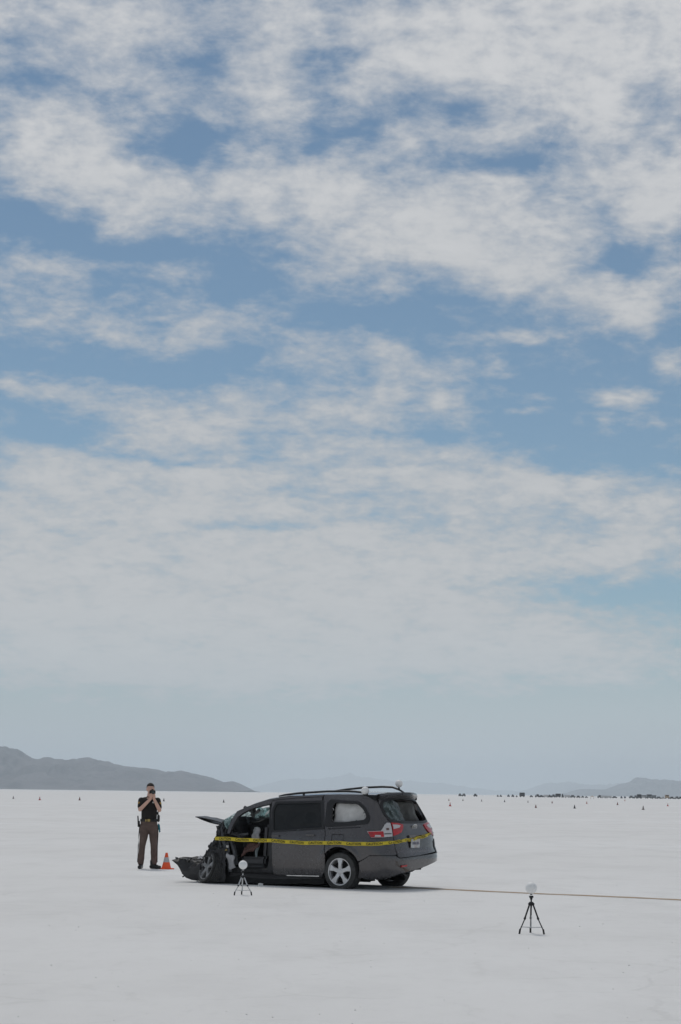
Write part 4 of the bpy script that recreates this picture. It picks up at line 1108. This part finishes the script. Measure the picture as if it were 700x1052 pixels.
for (u, v, hp, mm, lb) in FCN:
    b = gp(u, v); px = FPX / b.y
    cone_obj('traffic_cone', b, hp * .84 / px, (mm, mm if mm is not rd else M['reflective']), lb)

# ------------------------------------------------------------------ far row of vehicles
def vmat(n, c): return mat(n, c, .5, var=.1, scale=.5)


VC = {'dark': vmat('far_dark', (.045, .045, .05)), 'white': vmat('far_white', (.55, .55, .55)), 'grey': vmat('far_grey', (.14, .15, .16)), 'tan': vmat('far_tan', (.42, .3, .2)), 'blue': vmat('far_blue', (.05, .08, .14))}
DV = 1650.


def far_vehicle(u, wpx, hpx, kind, colr, label, D=DV, rz=0.):
    px = FPX / D; L = wpx * 1.2 / px; H_ = hpx * 1.12 / px; c = at(u, D); mb = MB()
    if kind == 'car':
        mb.box((0, 0, H_ * .38), (L, 1.8, H_ * .42), bev=.12); mb.box((-.04 * L, 0, H_ * .75), (L * .56, 1.6, H_ * .42), bev=.15)
    elif kind == 'pickup':
        mb.box((0, 0, H_ * .40), (L, 1.9, H_ * .35), bev=.1); mb.box((L * .08, 0, H_ * .74), (L * .34, 1.7, H_ * .45), bev=.15)
    elif kind == 'trailer':
        mb.box((0, 0, H_ * .58), (L, 2.3, H_ * .76), bev=.12); mb.box((L * .55, 0, H_ * .2), (L * .16, .3, .15))
    elif kind == 'motorhome':
        mb.box((-L * .06, 0, H_ * .58), (L * .86, 2.3, H_ * .76), bev=.15); mb.box((L * .42, 0, H_ * .36), (L * .18, 2.0, H_ * .36), bev=.1)
    elif kind == 'canopy':
        mb.lathe([(L * .72, H_ * .66), (0, H_)], 4, Matrix.Rotation(PI / 4, 4, 'Z'))
        for a in (-1, 1):
            for b_ in (-1, 1): mb.tube([(a * L * .48, b_ * L * .48, 0), (a * L * .48, b_ * L * .48, H_ * .68)], .05, 5)
    elif kind == 'bus':
        mb.box((0, 0, H_ * .56), (L, 2.4, H_ * .80), bev=.15)
    if kind != 'canopy':
        mb.cur = 1; wr = min(.42, H_ * .2)
        for a in (-.32, .32):
            for b_ in (-.9, .9): mb.lathe([(0, -.1), (wr, -.1), (wr, .1), (0, .1)], 10, Matrix.Translation((a * L, b_, wr)) @ Matrix.Rotation(PI / 2, 4, 'X'))
        if kind in ('car', 'pickup', 'motorhome', 'bus'): mb.box((0, -(.81 if kind == 'car' else 1.18 if kind in ('motorhome', 'bus') else .86), H_ * .76), (L * (.46 if kind == 'car' else .7), .04, H_ * .2))
    o = mb.build({'car': 'parked_car', 'pickup': 'pickup_truck', 'trailer': 'box_trailer', 'motorhome': 'motorhome', 'canopy': 'canopy_tent', 'bus': 'parked_truck'}[kind], None, None, mats=[VC[colr], VC['dark']])
    o.location = c; o.rotation_euler = (0, 0, rz)
    tag(o, label, {'car': 'car', 'pickup': 'pickup', 'trailer': 'trailer', 'motorhome': 'motorhome', 'canopy': 'canopy', 'bus': 'truck'}[kind], 'vehicles parked along the far horizon'); return o


FV = [(472.8, 2.6, 2.6, 'car', 'dark', 'left one of the dark pair nearest the minivan on the horizon'), (476.6, 3.2, 2.8, 'pickup', 'dark', 'right one of the dark pair nearest the minivan on the horizon'), (488.6, 3.2, 2.7, 'car', 'dark', 'single dark vehicle right of the dark pair'),
      (511.6, 1.6, 1.8, 'car', 'dark', 'left of two tiny dark dots mid horizon'), (514.6, 1.8, 2.0, 'car', 'dark', 'right of two tiny dark dots mid horizon'), (522.6, 2.0, 2.2, 'car', 'blue', 'bluish dot first of three before the tall truck'),
      (527, 2.2, 2.4, 'car', 'grey', 'grey dot second of three before the tall truck'), (531, 1.4, 1.6, 'car', 'grey', 'smallest dot just left of the tall truck'), (536.6, 4.4, 4.2, 'bus', 'dark', 'tall dark truck standing alone left of the long row'),
      (546, 2.6, 1.9, 'car', 'grey', 'low grey car between the tall truck and the long row'),
      (552.2, 4, 3, 'pickup', 'dark', 'dark pickup at the left end of the long row'), (556.5, 3.6, 2.2, 'car', 'dark', 'low dark car second in the long row'), (561, 4.2, 2.4, 'trailer', 'white', 'pale low trailer third in the long row'), (565, 2.6, 2.6, 'car', 'dark', 'small dark car fourth in the long row'),
      (568.6, 3.6, 3.0, 'pickup', 'dark', 'dark pickup left of the tallest one in the row'), (573.5, 4.4, 3.6, 'bus', 'dark', 'tallest blackest truck in the long row'), (578.2, 1.8, 3.4, 'car', 'dark', 'narrow dark vehicle right of the blackest truck'),
      (582.8, 4.6, 2.6, 'trailer', 'white', 'white topped trailer in the middle of the long row'), (588.6, 4.6, 2.6, 'car', 'grey', 'grey vehicle after the white topped trailer'), (594.4, 3.4, 2.1, 'car', 'dark', 'low dark car near the right end of the row'), (598.8, 2.4, 1.8, 'car', 'grey', 'next to last grey speck of the long row'), (602.6, 2.2, 1.6, 'car', 'grey', 'last grey speck at the right end of the long row'),
      (616, 3.4, 2.8, 'pickup', 'dark', 'dark truck starting the short middle row'), (620.4, 4.4, 2.4, 'trailer', 'white', 'left white trailer of the short middle row'), (625.6, 4.6, 2.3, 'trailer', 'white', 'right white trailer of the short middle row'), (631.6, 4.2, 1.9, 'car', 'dark', 'dark car ending the short middle row'),
      (638.6, 1.4, 2.2, 'car', 'blue', 'left bluish speck between the rows'), (642.2, 1.4, 2.0, 'car', 'blue', 'right bluish speck between the rows'),
      (648.8, 4.0, 2.6, 'car', 'grey', 'grey car at the left of the right hand row'), (653, 3.2, 3.0, 'pickup', 'grey', 'grey pickup beside the dark tall truck'), (656.8, 3.6, 4.0, 'bus', 'dark', 'dark tall truck left of the white motorhome'), (661.4, 5.8, 3.2, 'motorhome', 'white', 'white motorhome in the right hand row'),
      (667.2, 4.4, 4.0, 'bus', 'grey', 'grey box truck right of the white motorhome'), (672, 3.6, 3.4, 'trailer', 'grey', 'grey trailer after the box truck'), (677, 4.6, 2.2, 'car', 'grey', 'low grey car after the grey trailer'), (681.4, 2.6, 2.0, 'car', 'white', 'small white car left of the tan motorhome'),
      (685.6, 3.8, 3.8, 'motorhome', 'tan', 'tan motorhome near the right edge'), (690.6, 4.4, 2.2, 'car', 'dark', 'dark car right of the tan motorhome'), (695.4, 3.6, 2.6, 'pickup', 'dark', 'dark pickup near the right edge of the picture'), (699.6, 3.8, 2.2, 'car', 'dark', 'dark car cut by the right edge of the picture')]
for (u, a, b, kd, cl, lb) in FV: far_vehicle(u, a, b, kd, cl, lb, D=DV + 60 * math.sin(u))
far_vehicle(608.6, 2.6, 3.0, 'canopy', 'tan', 'small peaked canopy standing in front of the gap in the rows', D=1150)

# ------------------------------------------------------------------ the officer taking a photograph
PB = gp(152.0, 892.6)
off = empty('person', PB, math.radians(8)); tag(off, 'standing officer in black shirt and brown trousers raising a camera to the face', 'person')


def cap(mb, a, b, ra, rb, n=14):
    a, b = Vector(a), Vector(b); t = (b - a); L = t.length; t = t.normalized()
    x = t.cross(Vector((0, 0, 1)));
    if x.length < .1: x = t.cross(Vector((1, 0, 0)))
    x.normalize(); y = t.cross(x); T = Matrix(((x.x, y.x, t.x, a.x), (x.y, y.y, t.y, a.y), (x.z, y.z, t.z, a.z), (0, 0, 0, 1)))
    prof = [(ra * math.sin(q_ * PI / 10), -ra * math.cos(q_ * PI / 10)) for q_ in range(6)] + [(rb * math.cos(q_ * PI / 10), L + rb * math.sin(q_ * PI / 10)) for q_ in range(6)]
    prof[0] = (.0004, prof[0][1]); prof[-1] = (.0004, prof[-1][1])
    mb.lathe(prof, n, T)
    nb = len(mb.v); mb.f.append(list(range(nb - n, nb))); mb.fm.append(mb.cur); mb.f.append(list(range(nb - 12 * n, nb - 11 * n))[::-1]); mb.fm.append(mb.cur)


def ell(mb, c, r): mb.sphere(c, 1, 18, r)


# front of the body faces -y (towards the camera)
sh = 1.50
R_el, L_el = (-.205, -.14, 1.28), (.215, -.13, 1.27)
R_ha, L_ha = (.015, -.235, 1.585), (.085, -.235, 1.585)
mb = MB()
ell(mb, (.015, -.02, 1.735), (.076, .092, .105)); ell(mb, (.015, -.045, 1.685), (.058, .07, .07))          # skull, jaw
cap(mb, (.015, -.112, 1.735), (.015, -.128, 1.70), .010, .016, 8)                                        # nose
for sx in (-1, 1): ell(mb, (.015 + sx * .078, -.01, 1.715), (.014, .022, .034))                          # ears
cap(mb, (.01, 0, 1.64), (.0, .01, 1.50), .056, .066)
cap(mb, (-.10, .01, 1.38), (.10, .01, 1.38), .11, .11); cap(mb, (0, 0, 1.45), (0, 0, 1.05), .11, .10); cap(mb, (-.07, 0, .96), (.07, 0, .96), .09, .09)
for (el_, ha, sx) in ((R_el, R_ha, -1), (L_el, L_ha, 1)):
    s_ = (sx * .185, .0, 1.475); cap(mb, s_, el_, .055, .044); cap(mb, el_, (ha[0], ha[1] + .02, ha[2] - .07), .045, .029)
    ell(mb, (ha[0], ha[1], ha[2] - .02), (.036, .022, .046))
    for i, ln in enumerate((.070, .078, .074, .060)):                                                    # fingers closed round the camera
        bx_ = ha[0] - sx * (.026 - i * .0) * 1; zz = ha[2] + .03 - i * .019
        p0 = Vector((ha[0] + sx * .020, ha[1] - .012, zz)); p1 = p0 + Vector((-sx * ln * .45, -.026, .008)); p2 = p1 + Vector((-sx * ln * .45, .012 - .004 * i, .010))
        cap(mb, p0, p1, .0095, .009, 8); cap(mb, p1, p2, .009, .0078, 8)
    cap(mb, (ha[0] - sx * .005, ha[1] + .015, ha[2] - .03), (ha[0] - sx * .022, ha[1] + .0, ha[2] + .012), .012, .010, 8)
    hp = (sx * .095, 0, .90); kn = (sx * .125 - .01, -.02, .50); an = (sx * .14 - .012, .02, .10)
    cap(mb, hp, kn, .085, .055); cap(mb, kn, an, .055, .038)
body = fuse(mb, 'body', M['skin'], off, .0075, 3)
# hair
mb = MB(); ell(mb, (.015, .002, 1.768), (.086, .104, .090)); ell(mb, (.015, .045, 1.72), (.082, .062, .080)); hair = fuse(mb, 'hair', M['hair'], off, .009, 2)
for v in hair.data.vertices:
    if v.co.y < -.02 and v.co.z < 1.79: v.co.z = 1.79 + (v.co.z - 1.79) * .12
# shirt with short sleeves
mb = MB()
cap(mb, (-.095, .01, 1.40), (.095, .01, 1.40), .132, .132); cap(mb, (0, 0, 1.40), (0, 0, 1.08), .145, .135); cap(mb, (-.05, 0, 1.30), (-.055, 0, 1.02), .125, .115); cap(mb, (.05, 0, 1.30), (.055, 0, 1.02), .125, .115)
cap(mb, (-.10, .01, 1.475), (.10, .01, 1.475), .075, .075); cap(mb, (0, .01, 1.52), (0, .01, 1.47), .075, .09)
for (el_, sx) in ((R_el, -1), (L_el, 1)):
    s_ = Vector((sx * .178, .0, 1.47)); e_ = s_.lerp(Vector(el_), .68); cap(mb, s_, e_, .072, .066)
    cap(mb, e_, e_ + Vector((0, 0, -.01)), .066, .064)
shirt = fuse(mb, 'shirt', M['shirt'], off, .010, 3)
# trousers
mb = MB()
cap(mb, (-.065, 0, 1.01), (.065, 0, 1.01), .118, .118); cap(mb, (-.07, .01, .92), (.07, .01, .92), .125, .125)
for sx in (-1, 1):
    hp = (sx * .095, 0, .90); kn = (sx * .125 - .01, -.02, .50); an = (sx * .143 - .012, .015, .13)
    cap(mb, hp, (sx * .105, -.005, .70), .108, .092); cap(mb, (sx * .105, -.005, .70), kn, .092, .072); cap(mb, kn, an, .072, .068)
tro = fuse(mb, 'trousers', M['trousers'], off, .012, 3)
for v in tro.data.vertices:
    if v.co.z < .075: v.co.z = .075
    n_ = noise.noise(v.co * 11); v.co += v.co.normalized() * 0 + Vector((n_ * .006, n_ * .008, 0))
    if v.co.z > 1.045: v.co.z = 1.045
for sx in (-1, 1):       # dark side stripe
    mb = MB(); mb.tube([(sx * .198, 0, .95), (sx * .208 - .004, -.005, .72), (sx * .207 - .012, -.012, .5), (sx * .213 - .012, .012, .14)], .010, 8); mb.build('trouser_stripe', M['shirt'], off, True)
# shoes: left one points to the right side of the picture
for (c, rz_) in (((-.155, .0, 0), -.25), ((.125, .0, 0), .95)):
    mb = MB(); d_ = Vector((math.sin(rz_), -math.cos(rz_), 0)); p_ = Vector(c)
    cap(mb, p_ + Vector((0, 0, .09)) - d_ * .03, p_ + Vector((0, 0, .16)) - d_ * .03, .052, .056); cap(mb, p_ + Vector((0, 0, .045)) - d_ * .06, p_ + Vector((0, 0, .04)) + d_ * .15, .043, .040)
    cap(mb, p_ + Vector((0, 0, .07)) - d_ * .0, p_ + Vector((0, 0, .045)) + d_ * .12, .045, .040)
    sho = fuse(mb, 'shoe', M['leather'], off, .009, 2)
    for v in sho.data.vertices: v.co.z = max(v.co.z, .002)
# belt and what hangs on it
mb = MB()
n_ = 36; vs = []
for z_ in (1.02, 1.075):
    for rr_ in (1.0,):
        vs += [(math.cos(2 * PI * i / n_) * .192, math.sin(2 * PI * i / n_) * .137, z_) for i in range(n_)]
mb.add(vs, [[i, (i + 1) % n_, n_ + (i + 1) % n_, n_ + i] for i in range(n_)]); belt = mb.build('duty_belt', M['leather'], off, True); sm = belt.modifiers.new('s', 'SOLIDIFY'); sm.thickness = .02; bake_mods(belt)
mb = MB(); mb.box((-.012, -.155, 1.047), (.06, .016, .055), bev=.006); mb.build('buckle', M['brass'], off)
mb = MB(); mb.box((-.075, -.150, 1.045), (.03, .014, .045), bev=.004); mb.build('belt_badge', M['brass'], off)
mb = MB(); mb.tube([(-.232, -.02, .91), (-.238, -.02, 1.05), (-.245, -.02, 1.14)], [.014, .016, .014], 10); mb.tube([(-.215, -.02, .90), (-.225, -.02, 1.03)], .026, 8); mb.build('baton', M['leather'], off, True)
mb = MB(); mb.box((.205, -.02, 1.09), (.055, .08, .16), 0, 0, .015); mb.box((.185, -.05, 1.20), (.035, .04, .08), bev=.01); mb.build('holster', M['leather'], off)
mb = MB(); mb.box((.14, -.145, 1.05), (.06, .035, .075), bev=.01); mb.build('belt_pouch', M['leather'], off)
patch('blue_glove', [(.19, -.03, .98), (.235, -.03, .96), (.255, -.03, .80), (.225, -.03, .79)], 5, 8, .02, 3, M['glove'], off, .02, 14, True)
mb = MB(); mb.lathe([(0, 0), (.018, 0), (.022, .006), (0, .010)], 6, Matrix.Translation((.078, -.142, 1.435)) @ Matrix.Rotation(PI / 2, 4, 'X')); mb.build('badge', M['bright_metal'], off)
for sx in (-1, 1):
    e_ = Vector((sx * .178, 0, 1.47)).lerp(Vector(R_el if sx < 0 else L_el), .30); mb = MB()
    ell(mb, (e_.x + sx * .040, e_.y - .045, e_.z + .0), (.030, .028, .036)); mb.build('shoulder_patch', M['patch'], off, True)
# the camera in the hands: a thing of its own
cmr = empty('photo_camera', PB, math.radians(8)); tag(cmr, 'black camera with round lens held up before the officer\'s face', 'camera')
mb = MB(); mb.box((.05, -.205, 1.655), (.135, .06, .085), bev=.012); mb.box((.05, -.205, 1.705), (.055, .055, .035), bev=.01); mb.box((-.005, -.222, 1.655), (.03, .05, .08), bev=.01); mb.build('camera_body', M['camera_black'], cmr)
T = Matrix.Translation((.062, -.235, 1.652)) @ Matrix.Rotation(PI / 2, 4, 'X')
mb = MB(); mb.lathe([(.034, 0), (.036, .03), (.039, .035), (.039, .07), (.035, .075), (.032, .072)], 28, T); mb.build('lens_barrel', M['camera_black'], cmr, True)
mb = MB(); mb.lathe([(.033, .066), (.018, .072), (0, .074)], 28, T); mb.build('front_glass', M['lens_glass'], cmr, True)

# a few lumps of salt knocked loose by the wreck
for i, (u, v, s_, lb) in enumerate([(268, 910, .045, 'white salt chunk lying under the minivan\'s sill'), (283, 911.5, .02, 'tiny salt chunk right of the one under the sill'), (203, 906.5, .025, 'salt chunk beside the torn front bumper')]):
    c = gp(u, v); o = lump('salt_chunk', (0, 0, s_ * .4), (s_ * 2, s_ * 1.4, s_), s_ * .3, i, mat('salt_chunk', (.75, .75, .74), .9), None, (0, 0, i), 2, 20); o.location = c; tag(o, lb, 'salt chunk')

# ------------------------------------------------------------------ the air
HZ = True
if HZ:
    hm = bpy.data.materials.new('haze'); hm.use_nodes = True; t = hm.node_tree; t.nodes.clear()
    pv = t.nodes.new('ShaderNodeVolumePrincipled'); pv.inputs['Color'].default_value = (.81, .90, .965, 1); pv.inputs['Density'].default_value = 6.5e-5; pv.inputs['Anisotropy'].default_value = 0.0
    t.links.new(pv.outputs[0], t.nodes.new('ShaderNodeOutputMaterial').inputs['Volume'])
    mb = MB(); mb.box((0, 0, 0), (66000, 64500, 640)); hz = mb.build('haze', hm); hz.location = (0, 28700, 319)
    tag(hz, 'thin pale haze over the salt flat', kind='stuff')
